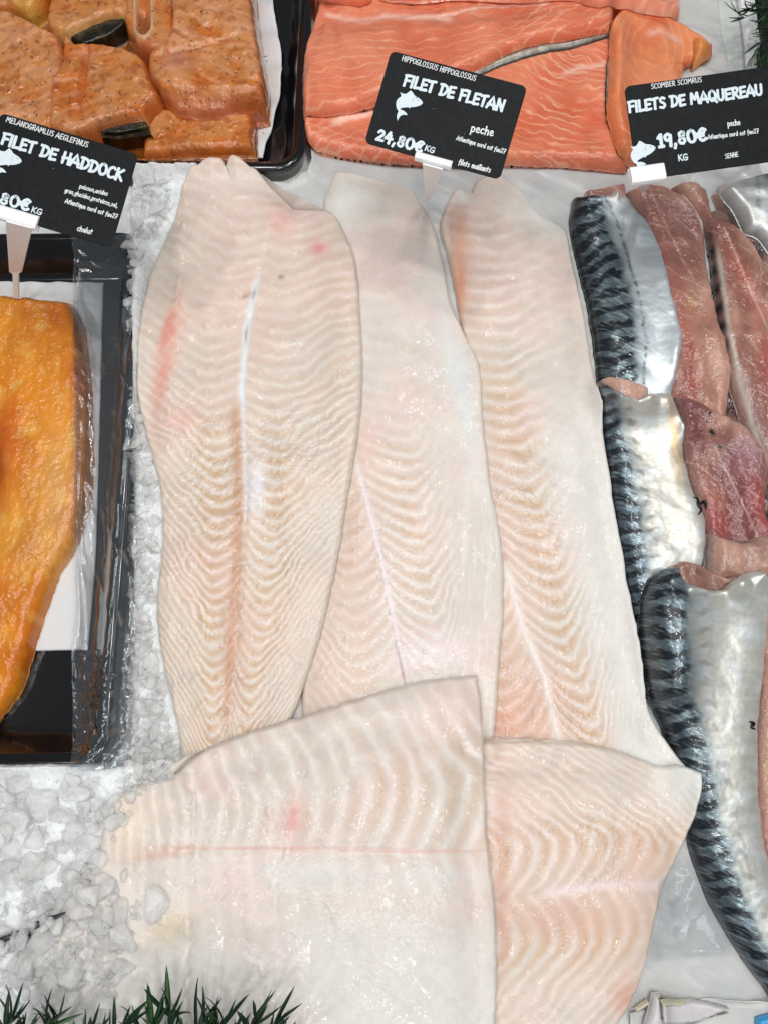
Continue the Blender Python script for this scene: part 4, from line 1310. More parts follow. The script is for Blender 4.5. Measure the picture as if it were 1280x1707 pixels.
for q_, lb in ((F3, 'skinless white halibut fillet on the right, its edge against the striped mackerel'),
               (F2, 'middle one of three long halibut fillets, smooth with a rounded top end'),
               (F1, 'leftmost long halibut fillet beside the ice, torn top, red bruise on its left'),
               (F5, 'lower right halibut piece with wide curved bands, tucked under the big front piece'),
               (F4, 'big front halibut piece lying crosswise over the others, with a straight cut right side')):
    tag(q_.obj, lb, 'fish fillet', 'halibut fillets')
# ================================================================== crushed ice
left = lambda x, y: x < np.interp(y, [270, 330, 400, 450, 520, 600, 650, 720, 800, 880, 960, 1030, 1110, 1200, 1290, 1330, 1400],
                                  [300, 290, 262, 246, 232, 228, 230, 240, 262, 268, 262, 258, 268, 290, 300, 235, 190])


def lowl(x, y):
    if y < 1295 and x < 235: return False
    if x > 225 and y < 1480: return left(x, y)
    if 165 < x and y < 1400: return False
    return x < np.interp(y, [1290, 1400, 1480, 1560, 1640, 1720], [300, 185, 215, 250, 190, 110])


# dark fish tail poking out of the ice
M_tail = plain_mat('dark_fish_tail', (.02, .022, .026), rough=.3, bump=.0004, scale=500, tone=.4, coat=.4)
ft = patch('fish_tail', [(-12, 1566), (-12, 1580)], [(110, 1521), (72, 1550)], Tp=[(-12, 1566), (20, 1556), (45, 1545), (75, 1530), (110, 1521)], Bp=[(-12, 1580), (20, 1576), (50, 1562), (72, 1550)],
           T=.002, R=.002, mat=M_tail, drape=3, lift=.0045)
tag(ft.obj, 'dark fish tail sticking out of the ice at the lower left', 'fish tail')

heap = ice_heap('crushed_ice', [
    (212, 310, 292, 1300, 1900, .0012, .0058, .001, lambda x, y: x > 222 + 0 * y and left(x + 4, y)),
    (-20, 330, 1280, 1740, 700, .0016, .0095, .001, lowl),
    (60, 280, 1440, 1720, 120, .0025, .008, .002, lambda x, y: x < 275 - abs(y - 1540) * .5),
    (-10, 75, 1535, 1600, 46, .0022, .0055, .0015, None),
    (95, 300, 1330, 1700, 330, .0016, .0070, .0015, lambda x, y: abs(x - np.interp(y, [1330, 1400, 1500, 1600, 1700], [185, 175, 175, 140, 110])) < 52 * rs.rand() + 8),
    (200, 320, 1230, 1330, 120, .0020, .005, .001, left)], M_ice, 5)
tag(heap, 'crushed ice heaped along the left tray and in the lower left corner', 'crushed ice', kind='stuff')
rs = np.random.RandomState(8)
for px, py, r, lb in ((252, 306, .0062, 'rounded ice lump right below the upper tray, beside the haddock sign'),
                      (238, 390, .0062, 'smooth clear ice lump between the haddock sign and the left halibut'),
                      (262, 345, .0062, 'cloudy ice lump touching the upper left edge of the left halibut'),
                      (75, 1345, .0095, 'milky ice lump just below the left tray'),
                      (140, 1425, .0100, 'large milky ice lump left of the front halibut tip'),
                      (150, 1490, .0100, 'broad melted ice lump lying half on the front halibut'),
                      (258, 1512, .0095, 'clear flat ice lump lying on the front halibut left of its glossy spot'),
                      (55, 1440, .0092, 'bright ice lump in the lower left heap above the dark fish tail'),
                      (120, 1620, .0092, 'pale ice lump above the left plant sprig'),
                      (205, 1570, .0088, 'clear ice lump on the left rim of the front halibut')):
    w = P(px, py, .02); z = float(hs(HM, w[0], w[1])); w = P(px, py, z); z = float(hs(HM, w[0], w[1])) + r * .25
    o = tri_mesh('ice_lump', lump(IV3, rs, r, .5), IF3, M_ice)
    o.location = (w[0], w[1], z)
    tag(o, lb, 'ice lump', 'ice lumps')

# ================================================================== clear wrapping film
def film_mat(name, haze=.05, rough=.05, gloss=1.0):
    m = bpy.data.materials.new(name); m.use_nodes = True
    nt = m.node_tree; N, L = nt.nodes, nt.links
    N.remove(N['Principled BSDF'])
    out = N['Material Output']
    tr = N.new('ShaderNodeBsdfTransparent'); gl = N.new('ShaderNodeBsdfGlossy'); df = N.new('ShaderNodeBsdfDiffuse')
    tr.inputs[0].default_value = (.97, .985, 1, 1)
    gl.inputs['Roughness'].default_value = rough; gl.inputs['Color'].default_value = (.9, .96, 1, 1)
    df.inputs[0].default_value = (.62, .68, .74, 1)
    tc = N.new('ShaderNodeTexCoord'); n1 = N.new('ShaderNodeTexNoise'); n1.inputs['Scale'].default_value = 160; n1.inputs['Detail'].default_value = 4
    L.new(tc.outputs['Object'], n1.inputs['Vector'])
    bp = N.new('ShaderNodeBump'); bp.inputs['Distance'].default_value = .0006; bp.inputs['Strength'].default_value = .6
    L.new(n1.outputs[0], bp.inputs['Height'])
    for g in (gl, df): L.new(bp.outputs[0], g.inputs['Normal'])
    fr = N.new('ShaderNodeFresnel'); fr.inputs['IOR'].default_value = 1.65; L.new(bp.outputs[0], fr.inputs['Normal'])
    mu = N.new('ShaderNodeMath'); mu.operation = 'MULTIPLY_ADD'; L.new(fr.outputs[0], mu.inputs[0]); mu.inputs[1].default_value = 1.5 * gloss; mu.inputs[2].default_value = .02 + .06 * (gloss > .9)
    m1_ = N.new('ShaderNodeMixShader'); m1_.inputs[0].default_value = haze; L.new(tr.outputs[0], m1_.inputs[1]); L.new(df.outputs[0], m1_.inputs[2])
    m2_ = N.new('ShaderNodeMixShader'); L.new(mu.outputs[0], m2_.inputs[0]); L.new(m1_.outputs[0], m2_.inputs[1]); L.new(gl.outputs[0], m2_.inputs[2])
    L.new(m2_.outputs[0], out.inputs['Surface'])
    return m


M_film = film_mat('clear_film', haze=.035, rough=.07)


def crumple(q):
    x, y = q.px, q.py
    low = ss(1040, 1130, y)
    n = 1 - np.abs(fbm(q.X / .009, q.Y / .009, 401, 3) * 2 - 1)
    n2 = 1 - np.abs(fbm(q.X / .022 + .3 * q.Y / .01, q.Y / .07, 402, 3) * 2 - 1)
    f1, f2, cv = cell(q.X / .011 + 1.8 * n2 + q.Y / .02, q.Y / .007, 403)
    g = .35 + 1.3 * fbm(q.X / .02, q.Y / .02, 409, 2)
    z = (.0016 * n2 ** 4 * 1.2) + low * g * (.0024 * n ** 3 + .0010 * (f2 - f1))
    z += .0016 * np.exp(-(q.s / .035) ** 2)
    z += .0010 * np.exp(-((x - np.interp(y, [500, 700, 900, 1050], [150, 140, 132, 142])) / 3.0) ** 2) * ss(520, 600, y)
    z += .0014 * np.exp(-((y - 420 - (x - 130) * .9) / 5) ** 2) * ss(520, 440, y) + .0012 * np.exp(-((y - 575 - (x - 170) * 1.5) / 5) ** 2) * ss(160, 175, x)
    return z


fm = patch('wrapping_film', [(122, 392), (124, 500), (123, 700), (124, 900), (127, 1020), (123, 1080), (125, 1180), (122, 1282)],
           [(224, 392), (216, 480), (222, 600), (226, 700), (228, 900), (226, 1100), (220, 1220), (205, 1282)], Bp=[(122, 1282), (150, 1283), (180, 1272), (205, 1262)],
           T=.0003, R=.0008, mat=M_film, drape=16, post=5, lift=.0022, step=.0007, zadd=crumple, rag=.0002, put=False, skirt=.0006)
tag(fm.obj, 'clear glossy film over the right side of the haddock tray, crumpled below', 'film')
fm2 = patch('wrapping_film.001', [(1098, 1474), (1095, 1530), (1080, 1600)], [(1138, 1424), (1185, 1490), (1225, 1590)], T=.0003, R=.0008, mat=film_mat('wet_clear_film', haze=.0, rough=.06, gloss=.3), drape=8,
            lift=.001, step=.0009, put=False, skirt=.0004, Tp=[(1098, 1474), (1112, 1462), (1125, 1440), (1138, 1424)],
            zadd=lambda q: .0022 * (1 - np.abs(fbm(q.X / .02, q.Y / .02, 410, 3) * 2 - 1)) ** 4 + .002 * np.exp(-(q.d / .0012) ** 2))
tag(fm2.obj, 'thin wet clear film lying on the paper between halibut and striped mackerel', 'film')

# ================================================================== white plastic bits at the edges
M_wp = plain_mat('white_plastic', (.90, .91, .92), rough=.35, bump=.00003, scale=200, tone=.02)
M_tp = plain_mat('milky_plastic', (.60, .58, .60), rough=.25, sss=.4, tone=.04)
wst = patch('white_strip', [(1226, -40), (1240, 60), (1243, 108)], [(1252, -40), (1262, 40), (1268, 75)], Bp=[(1243, 108), (1256, 92), (1268, 75)], T=.003, R=.001, mat=M_wp, lift=.004, drape=4, step=.001)
tag(wst.obj, 'white plastic strip between the paper and the upper right plants', 'strip')


def box_slab(name, quad, z0, z1, mat, parent=None, bev=.0006):
    """flat plate from a plan quad (world xy), bevelled"""
    import bmesh
    bm = bmesh.new()
    lo = [bm.verts.new((x, y, z0)) for x, y in quad]; hi = [bm.verts.new((x, y, z1)) for x, y in quad]
    n = len(quad)
    bm.faces.new(lo[::-1]); bm.faces.new(hi)
    for i in range(n): bm.faces.new((lo[i], lo[(i + 1) % n], hi[(i + 1) % n], hi[i]))
    bmesh.ops.recalc_face_normals(bm, faces=bm.faces[:])
    bmesh.ops.bevel(bm, geom=bm.edges[:], offset=bev, segments=2, profile=.6, affect='EDGES')
    me = bpy.data.meshes.new(name); bm.to_mesh(me); bm.free(); me.materials.append(mat)
    o = bpy.data.objects.new(name, me); COL.objects.link(o)
    if parent is not None: o.parent = parent
    return o


hem = patch('paper_sheet.002', [(1050, 1690), (1050, 1760)], [(1320, 1672), (1320, 1760)], Tp=[(1050, 1690), (1150, 1666), (1230, 1668), (1320, 1674)], T=.0006, R=.001, mat=M_paper, lift=.0012, drape=4,
            detail=paper_detail((206, 206, 200), .0008), step=.0014)
tag(hem.obj, 'lighter paper edge along the bottom right of the picture', 'paper')

# translucent holder foot lying at the lower right edge
hf = empty('sign_holder_foot', P(1110, 1690, .004))
tag(hf, 'milky plastic sign holder foot cut off by the bottom edge, lower right', 'sign holder')
st_ = patch('stalk', [(1088, 1656), (1078, 1700), (1070, 1760)], [(1100, 1656), (1106, 1700), (1112, 1760)], T=.006, R=.0045, mat=M_tp, lift=.004, drape=3)
reparent(st_.obj, hf)
bl_ = patch('foot_plate', [(1104, 1672), (1106, 1700)], [(1216, 1682), (1140, 1712)], Tp=[(1104, 1672), (1160, 1668), (1216, 1682)], Bp=[(1106, 1704), (1140, 1706), (1216, 1690)], T=.003, R=.002, mat=M_tp, lift=.003, drape=3)
reparent(bl_.obj, hf)
for i, (L_, R_) in enumerate((([(1056, 1682), (1060, 1686)], [(1078, 1666), (1082, 1676)]), ([(1100, 1666), (1102, 1674)], [(1142, 1668), (1138, 1678)]))):
    cb = patch('shell_crumb', L_, R_, T=.003, R=.002, mat=plain_mat('cream_shell', (.62, .58, .42), rough=.4, tone=.1), lift=.002, drape=3)
    tag(cb.obj, ('small cream crumb left of the milky sign foot', 'small cream crumb right of the milky sign foot')[i], 'crumb')
blu = patch('blue_edge', [(1262, 1698), (1258, 1760)], [(1300, 1688), (1300, 1760)], T=.004, R=.002, mat=plain_mat('blue_plastic', (.05, .35, .70), rough=.3), lift=.002, drape=3)
tag(blu.obj, 'bright blue plastic scrap in the lower right corner', 'plastic scrap')
# ================================================================== price signs
M_card = plain_mat('black_sign_card', (.009, .0105, .012), spec=.10, rough=.45, bump=.00003, scale=260, tone=.25)
M_ink = plain_mat('pale_blue_white_print', (.66, .76, .82), rough=.5, tone=.03)
M_ink2 = plain_mat('white_print', (.80, .83, .85), rough=.5, tone=.03)
# brush lettering: strokes on a 10-high grid ('~' = smooth)
G = {
 'A': (7.5, '0,0 3.6,10 4.6,10 7,0;0.6,3.4 7.2,3.0'), 'B': (6.5, '1,0 1.2,10;~1.0,9.8 4.5,10 5.4,8 4.4,5.8 1.6,5.2;~1.6,5.2 5,5 6.2,2.8 4.8,.4 .8,.1'),
 'C': (6.3, '~6,8.6 4.6,10 2,8.6 .8,5 1.2,1.6 3.2,0 6,1.2'), 'D': (7.2, '1.4,0 1.8,9.6;~0,9.8 3.6,9.8 6.4,8 6.8,4.6 4.6,1 .8,.1'),
 'E': (6, '1,0 1.2,9.6;1.2,9.6 5.8,10;1,5 5,5.4;1,0 5.6,.6'), 'F': (5.8, '1,0 1.2,9.6;.6,9.5 5.8,10.2;1,5 5,5.4'),
 'G': (7, '~6.2,8.6 4.6,10 2,8.8 .8,5 1.2,1.4 3.4,0 6,1 6.2,4;3.6,4.2 6.8,4.4'), 'H': (7, '1,0 1.4,10;6,0 6.4,10;.4,4.8 7,5.6'),
 'I': (2.2, '1,0 1.3,10'), 'K': (6.4, '1,0 1.3,10;6,10 1.2,4.8;2,5.4 6.2,0'), 'L': (5.4, '1.2,10 1,0;1,.1 5.4,.6'),
 'M': (8.6, '.6,0 1.6,10;1.6,10 4.3,4;4.3,4 7,10;7,10 8,0'), 'N': (7, '1,0 1.3,10;1.3,10 6,0;6,0 6.4,10'),
 'O': (7.2, '~3.8,10 1.4,8.6 .8,4.6 2,.8 4.2,.1 6.4,2.2 6.6,6.6 5,9.6 3.4,9.9'), 'P': (6, '1,0 1.3,10;~1,9.7 4.6,10 5.8,7.8 4.4,5.2 1.4,4.6'),
 'Q': (7.4, '~3.8,10 1.4,8.6 .8,4.6 2,.8 4.2,.1 6.4,2.2 6.6,6.6 5,9.6 3.4,9.9;4.2,2.6 7.4,-1.4'), 'R': (6.4, '1,0 1.3,10;~1,9.7 4.6,10 5.6,7.8 4.2,5.4 1.4,5;2.4,5 6.2,0'),
 'S': (6, '~5.6,9 3.6,10 1.4,8.6 1.8,6.2 4.4,4.6 5.4,2.4 3.8,.2 .8,.9'), 'T': (6.2, '0,9.2 6.2,10.2;3.2,9.8 2.8,0'), 'U': (6.8, '~1.2,10 .8,4 1.6,.8 3.6,0 5.6,1.4 6,5 6.2,10'),
 '0': (7, '~3.8,10 1.4,8.6 .8,4.6 2,.8 4.2,.1 6.2,2.2 6.4,6.6 5,9.6 3.4,9.9'), '1': (4, '.4,7.4 2.8,10;2.8,10 2.4,0;.6,.1 4,.3'), '2': (6.2, '~.8,7.8 2.4,10 5,9 5,6.6 2.8,3.4 .6,.6;.6,.5 6,.8'),
 '4': (6.4, '3.4,10 .6,4;.6,4 6.2,4.4;4.4,7.4 4.2,-.2'), '7': (5.8, '.4,9.6 5.6,10;5.6,10 2.4,0;1.6,4.8 5,5.2'),
 '8': (6.6, '~5.4,8.6 3.4,10 1.6,8.4 2.4,6 4.8,4.4 5.8,2.2 3.8,.1 1.2,1.4 1.4,3.8 4,5.6 5.6,7.6 5,9.2'), '9': (6.2, '~5.4,7.8 3.6,10 1.2,8.6 1.2,6 3,4.8 5.2,6.6;5.5,8.8 4.8,0'),
 ',': (2.6, '1.6,1 .8,-2'), '€': (7.4, '~7,8.6 5,10 2.6,8.2 1.8,5 2.4,1.4 4.6,.1 6.8,1.4;.2,6 5.6,6.6;.2,3.8 5.2,4.2'),
 'a': (5.2, '~4.4,5.6 2.2,6 .8,3.4 1.4,.4 3.2,.8 4.4,4.6;4.6,6 4.6,.2'), 'c': (4.6, '~4.4,5.2 2.8,6 .9,4 1,1.2 2.6,0 4.4,.9'), 'd': (5.2, '~4.4,5.2 2.2,6 .8,3.4 1.4,.4 3.2,.8 4.4,4;4.8,10 4.5,0'),
 'e': (4.8, '~.9,2.8 4.2,3.6 3.8,5.6 2.2,6 .9,4 1.1,1.2 2.8,0 4.6,1'), 'f': (4, '~4.2,9.4 2.8,10 2,8 1.6,3 1.2,-2;.2,5.4 4,6'), 'g': (5, '~4.4,5.4 2.2,6 .9,3.6 1.8,1 3.4,1.8 4.4,5;~4.5,6 4.4,1 3.4,-2.6 .8,-2'),
 'h': (5, '1,10 .8,0;~.9,3.6 2.6,6 4.2,5 4.3,0'), 'i': (1.8, '1,6 .9,0;1.1,8 1.15,8.6'), 'l': (1.9, '1,10 .9,0'), 'm': (7.4, '1,6 .8,0;~.9,3.6 2.2,6 3.6,5 3.7,0;~3.7,3.6 5.2,6 6.4,5 6.6,0'),
 'n': (5, '1,6 .8,0;~.9,3.6 2.6,6 4.2,5 4.3,0'), 'o': (5, '~2.6,6 1,4.8 .8,2 2.2,.1 4,1.2 4.3,4 2.9,5.9'), 'p': (5.2, '1,6 .7,-3.4;~.9,4.6 2.8,6.2 4.6,4.4 4,1 2.2,.1 .9,1.2'),
 'q': (5.2, '~4.4,5.2 2.2,6 .8,3.4 1.4,.4 3.2,.8 4.4,4;4.6,6 4.4,-3.4'), 'r': (4, '1,6 .8,0;~.9,3.4 2.2,5.8 4,5.6'), 's': (4.4, '~4,5.4 2.4,6 1,4.9 2,3.4 3.6,2.2 3.2,.3 .7,.5'),
 't': (4, '2,8.6 1.6,.2;.2,5.8 4,6.2'), 'u': (5, '~1,6 .8,2.2 1.8,.1 3.6,1 4.3,3;4.5,6 4.4,0'), ' ': (3.4, ''),
}


def lettering(name, text, A, B, h, mat, wgt, parent, seed=0, dz=.00018):
    """brush strokes along the card-plane line A->B (metres, card coordinates), cap height h"""
    rs = np.random.RandomState(seed + len(text))
    A = np.array(A); B = np.array(B); d = B - A; L = np.hypot(*d); d = d / L; nrm = np.array([-d[1], d[0]])
    gap = .9
    wid = sum(G[c][0] + gap for c in text) - gap
    sx = L / wid; sy = h / 10
    V = []; F = []; x = 0; k = 0; ex = []
    for c in text:
        w, st = G[c]
        jit = rs.uniform(-.25, .25)
        for s in st.split(';'):
            if not s: continue
            sm = s[0] == '~'
            p = np.array([[float(a) for a in q.split(',')] for q in s.lstrip('~').split()])
            p[:, 1] += jit
            c_ = crom(p, 14 if sm else 5)
            pts = np.array([A + d * ((x + a) * sx) + nrm * (b * sy) for a, b in c_])
            tg = np.gradient(pts, axis=0); tg /= np.hypot(tg[:, 0], tg[:, 1])[:, None] + 1e-12
            nn_ = np.c_[-tg[:, 1], tg[:, 0]]
            n = len(pts); hw = wgt * h * (1 + rs.uniform(-.12, .12, n)) * .5
            pts[0] -= tg[0] * hw[0] * .5; pts[-1] += tg[-1] * hw[0] * .5
            # rounded ends
            pts = np.vstack([pts[0] - tg[0] * hw[0] * .45, pts, pts[-1] + tg[-1] * hw[-1] * .45]); nn_ = np.vstack([nn_[0], nn_, nn_[-1]]); hw = np.r_[hw[0] * .45, hw, hw[-1] * .45]
            o = len(V); z = dz + k * 2.0e-6; k += 1
            for i in range(n + 2):
                V.append((*(pts[i] + nn_[i] * hw[i]), z)); V.append((*(pts[i] - nn_[i] * hw[i]), z))
            for i in range(n + 1):
                F.append((o + 2 * i, o + 2 * i + 1, o + 2 * i + 3, o + 2 * i + 2))
        x += w + gap
    o = mesh_from(name, V, np.array(F), mat, parent, smooth=False)
    return o


FISH = np.array([(445, 430), (436, 412), (418, 395), (400, 385), (385, 374), (372, 352), (358, 338), (343, 350), (325, 362), (305, 360), (283, 350), (290, 366), (292, 378), (270, 392), (258, 410), (254, 435), (260, 465), (272, 482),
                 (262, 505), (260, 530), (265, 550), (275, 530), (286, 515), (305, 508), (335, 512), (325, 494), (308, 480), (290, 474), (283, 464), (300, 459), (325, 457), (341, 455), (350, 466), (358, 456), (385, 456), (405, 452), (428, 445)], float)


def rodbox(parent, name, prof, x0, x1, mat):
    """extrude a (y,z) profile along x"""
    n = len(prof); V = [(x, y, z) for x in (x0, x1) for y, z in prof]
    F = np.array([(i, i + n, (i + 1) % n + n, (i + 1) % n) for i in range(n)])
    o = mesh_from(name, V, F, mat, parent, [list(range(n)), list(range(n, 2 * n))[::-1]], smooth=False)
    md = o.modifiers.new('bevel', 'BEVEL'); md.width = .0005; md.segments = 2; md.limit_method = 'ANGLE'
    return o


def sign(name, corner, roll, depth, label, lines, fishnose, clip, stalk, wpx=235, hpx=158, seed=0, yaw=0, pit=0):
    """corner = top left in the photograph; card coordinates: x right, y up, z to the viewer"""
    sc = depth / FPX
    r = math.radians(roll)
    ux = np.array([math.cos(r), math.sin(r)]); uy = np.array([-math.sin(r), math.cos(r)])   # image px, y down
    cpx = np.array(corner) + ux * wpx / 2 + uy * hpx / 2

    def loc(p):
        d = np.array(p, float) - cpx
        return np.array([d @ ux, -(d @ uy)]) * sc
    x = (cpx[0] - W0 / 2) / FPX; y = -(cpx[1] - H0 / 2) / FPX
    C = cam_loc + (x * CR + y * CU + CF) * depth
    root = empty(name, C)
    Rm = Matrix(((CR[0], CU[0], -CF[0]), (CR[1], CU[1], -CF[1]), (CR[2], CU[2], -CF[2])))
    root.rotation_euler = (Rm @ Matrix.Rotation(-r, 3, 'Z') @ Matrix.Rotation(math.radians(yaw), 3, 'Y') @ Matrix.Rotation(math.radians(pit), 3, 'X')).to_euler()
    tag(root, label, 'price sign', 'black price signs on white holders')
    c = rrect(0, 0, wpx * sc / 2, hpx * sc / 2, 10 * sc, 8)
    n = len(c)
    ci = rrect(0, 0, wpx * sc / 2 - .00018, hpx * sc / 2 - .00018, 9.6 * sc, 8)
    V = [(a, b, -.0008) for a, b in c] + [(a, b, -.00015) for a, b in c] + [(a, b, 0) for a, b in ci]
    F = [(k * n + i, k * n + (i + 1) % n, (k + 1) * n + (i + 1) % n, (k + 1) * n + i) for k in (0, 1) for i in range(n)]
    mesh_from('card', V, np.array(F), M_card, root, [list(range(2 * n, 3 * n)), list(range(n))[::-1]], smooth=False)
    for i, (t, a, b, h, m, w) in enumerate(lines):
        lettering('lettering', t, loc(a), loc(b), h * sc, M_ink if m else M_ink2, w, root, seed + i)
    # leaping fish emblem
    rr = math.radians(-16.5); fp = (FISH - FISH[0]) / 4.267
    fl = np.array([(p[0] * math.cos(rr) - p[1] * math.sin(rr), p[0] * math.sin(rr) + p[1] * math.cos(rr)) for p in fp])
    base = loc(fishnose)
    V = [(base[0] + p[0] * sc, base[1] - p[1] * sc, .0002) for p in fl] + [(base[0] + p[0] * sc, base[1] - p[1] * sc, .00005) for p in fl]
    n = len(fl)
    em = mesh_from('fish_emblem', V, np.array([(i, (i + 1) % n, (i + 1) % n + n, i + n) for i in range(n)]), M_ink, root, [list(range(n))[::-1]], smooth=False)
    e0 = base + np.array([-9, 1.5]) * sc * 1.0
    for (dx, dy, rx) in ((-8.5, 2.2, .9),):
        V = [(base[0] + (dx + rx * math.cos(a)) * sc, base[1] + (dy + rx * math.sin(a)) * sc, .00026) for a in np.linspace(0, 6.28, 9)[:-1]]
        mesh_from('eye', V, np.array([(0, 1, 2, 3)]), M_card, em, [[0, 3, 4, 5, 6, 7]], smooth=False)
    V = []
    for i, a in enumerate(np.linspace(-1.0, 1.0, 7)):
        xx = base[0] + (-15.5 - 2.0 * math.cos(a)) * sc; yy = base[1] + (0.5 + 5 * math.sin(a)) * sc
        V += [(xx, yy, .00027), (xx + .35 * sc, yy, .00027)]
    mesh_from('gill_line', V, np.array([(2 * i, 2 * i + 1, 2 * i + 3, 2 * i + 2) for i in range(6)]), M_card, em, smooth=False)
    # clip: a folded jaw gripping the lower edge, in front and behind
    (cx0, cy0), (cx1, cy1) = loc(clip[0]), loc(clip[1])
    y0, y1 = min(cy0, cy1), max(cy0, cy1)
    prof = [(y0, -.0030), (y0 - .0006, 0), (y0, .0024), (y0 + .0015, .0030), (y1 - .0010, .0022), (y1, .0009), (y1, .0003), (y0 + .003, .0003), (y0 + .003, -.0012), (y1, -.0012), (y1, -.0030)]
    rodbox(root, 'clip', prof, min(cx0, cx1), max(cx0, cx1), M_wp)
    # stalk: tapering blade down to the ice, built in world coordinates between clip and foot
    bpy.context.view_layer.update()
    Mw = Matrix.Translation(Vector(C)) @ root.rotation_euler.to_matrix().to_4x4()
    (sa, sb, foot, footz, fw, mid) = stalk
    a = Mw @ Vector((*loc(sa), .0018)); b = Mw @ Vector((*loc(sb), .0018))
    ft_ = Vector(P(foot[0], foot[1], footz))
    side = Vector((1, 0, 0))
    secs = [(a, b)]
    if mid:
        mpx, mk, mw = mid
        mc = (a + b) / 2 * (1 - mk) + ft_ * mk
        mc = Vector(P(mpx[0], mpx[1], mc.z))
        secs += [(mc - side * mw, mc + side * mw), (mc - side * fw * 1.1 + (ft_ - mc) * .06, mc + side * fw * 1.1 + (ft_ - mc) * .06)]
    secs.append((ft_ - side * fw, ft_ + side * fw))
    V = []; nf = Vector((0, -.0011, .0005))
    for p, q in secs: V += [p + nf, q + nf, q - nf, p - nf]
    F = [(4 * i + j, 4 * i + (j + 1) % 4, 4 * i + 4 + (j + 1) % 4, 4 * i + 4 + j) for i in range(len(secs) - 1) for j in range(4)]
    me = mesh_from('stalk', [tuple(Mw.inverted() @ v) for v in V], np.array(F), M_wp, root, [[3, 2, 1, 0], [4 * len(secs) - 4 + j for j in range(4)]], smooth=False)
    md = me.modifiers.new('bevel', 'BEVEL'); md.width = .0004; md.segments = 2
    return root


sign('price_sign', (652, 82), 16.6, .462, 'black halibut price sign reading FILET DE FLETAN 24,80€ KG',
     [('HIPPOGLOSSUS HIPPOGLOSSUS', (669, 99.5), (791, 137.5), 8.6, 0, .13), ('FILET DE FLETAN', (671.5, 140), (836, 188.5), 17.5, 1, .26), ('24,80€', (626, 229), (702, 253), 17, 1, .27),
      ('KG', (706.6, 249), (722.5, 254.5), 9, 1, .2), ('peche', (783, 220), (820, 229), 13.5, 0, .15), ('Atlantique nord est fao27', (759.5, 233.5), (840, 259), 7.6, 0, .15), ('filets maillants', (763, 274), (815.6, 289), 9, 0, .15)],
     (704.5, 171), ((694, 251), (751, 281)), ((704, 273), (738, 283), (712, 334), .010, .0016, None), seed=3, yaw=-3, pit=2)
sign('price_sign.001', (1040, 144), -8.0, .458, 'black mackerel price sign reading FILETS DE MAQUEREAU 19,80€ KG',
     [('SCOMBER SCOMRUS', (1084.6, 148.5), (1169, 136.7), 8.2, 0, .13), ('FILETS DE MAQUEREAU', (1047.4, 187.5), (1270, 158), 17, 1, .26), ('19,80€', (1097, 246), (1177.4, 234), 20, 1, .27),
      ('KG', (1129.7, 268.7), (1146, 266.5), 10, 1, .2), ('peche', (1212, 211), (1233, 208), 9.5, 0, .15), ('Atlantique nord est fao27', (1178.8, 232.5), (1263.7, 222), 7.4, 0, .15), ('SENNE', (1208, 264.5), (1230, 261), 7.6, 0, .14)],
     (1092, 246), ((1047, 280), (1108, 300)), ((1058, 296), (1090, 292), (1072, 318), .016, .0016, None), seed=5, yaw=0, pit=0, wpx=240, hpx=158)
sign('price_sign.002', (4, 189.6), 16.2, .455, 'black haddock price sign reading FILET DE HADDOCK, cut off by the left edge',
     [('MELANOGRAMLUS AEGLEFINUS', (12.2, 204.6), (146, 245.6), 8.8, 0, .14), ('FILET DE HADDOCK', (3.8, 241), (202, 300), 18, 1, .26), ('80€', (0, 339), (48.8, 352), 17.5, 1, .27), ('KG', (52.5, 353.5), (69.4, 359), 9.4, 1, .2),
      ('poisson,acides', (132, 313), (178.5, 325.5), 7.4, 0, .16), ('gras,glucides,proteines,sel,', (107.8, 320), (195, 345), 7.4, 0, .16), ('Atlantique nord est fao27', (108.4, 337.8), (194, 363.8), 7.6, 0, .16), ('chalut', (128, 383.5), (152.8, 390), 9, 0, .15)],
     (38.4, 270), ((-6, 340), (62, 384)), ((14, 370), (57, 381), (28, 496), .006, .0019, ((27, 452), .72, .0042)), seed=7, yaw=2, pit=0, hpx=163)

# water drops clinging to the cards
M_drop = film_mat('water_drop', haze=.0, rough=.02, gloss=.9)
HV, HF = icosphere(2)
for rt, sd, spots in ((bpy.data.objects['price_sign'], 1, ((-.036, -.026, .012, .002), (-.01, -.005, .03, .02))),
                      (bpy.data.objects['price_sign.001'], 2, ((-.012, -.026, .02, .0025), (-.02, -.014, .010, .006))),
                      (bpy.data.objects['price_sign.002'], 3, ((.01, .0, .03, .018), (.0, -.027, .02, .002)))):
    rs = np.random.RandomState(sd); V = []; F = []; o = 0
    for (cx, cy, sx, sy) in spots:
        for _ in range(11):
            r = rs.uniform(.0002, .0006); c_ = np.array([cx + rs.uniform(-1, 1) * sx, cy + rs.uniform(-1, 1) * sy, .00012])
            V.append(HV * np.array([r, r * rs.uniform(.8, 1.2), r * .5]) + c_); F.append(HF + o); o += len(HV)
    dd_ = tri_mesh('water_drops', np.vstack(V), np.vstack(F), M_drop, rt)
    tag(dd_, kind='stuff')

# ================================================================== plants
M_leaf = plain_mat('artificial_leaf_green', (.012, .036, .016), rough=.42, bump=.0001, scale=300, tone=.5)
M_leaf2 = plain_mat('artificial_leaf_light', (.03, .09, .025), rough=.42, bump=.0001, scale=300, tone=.4)


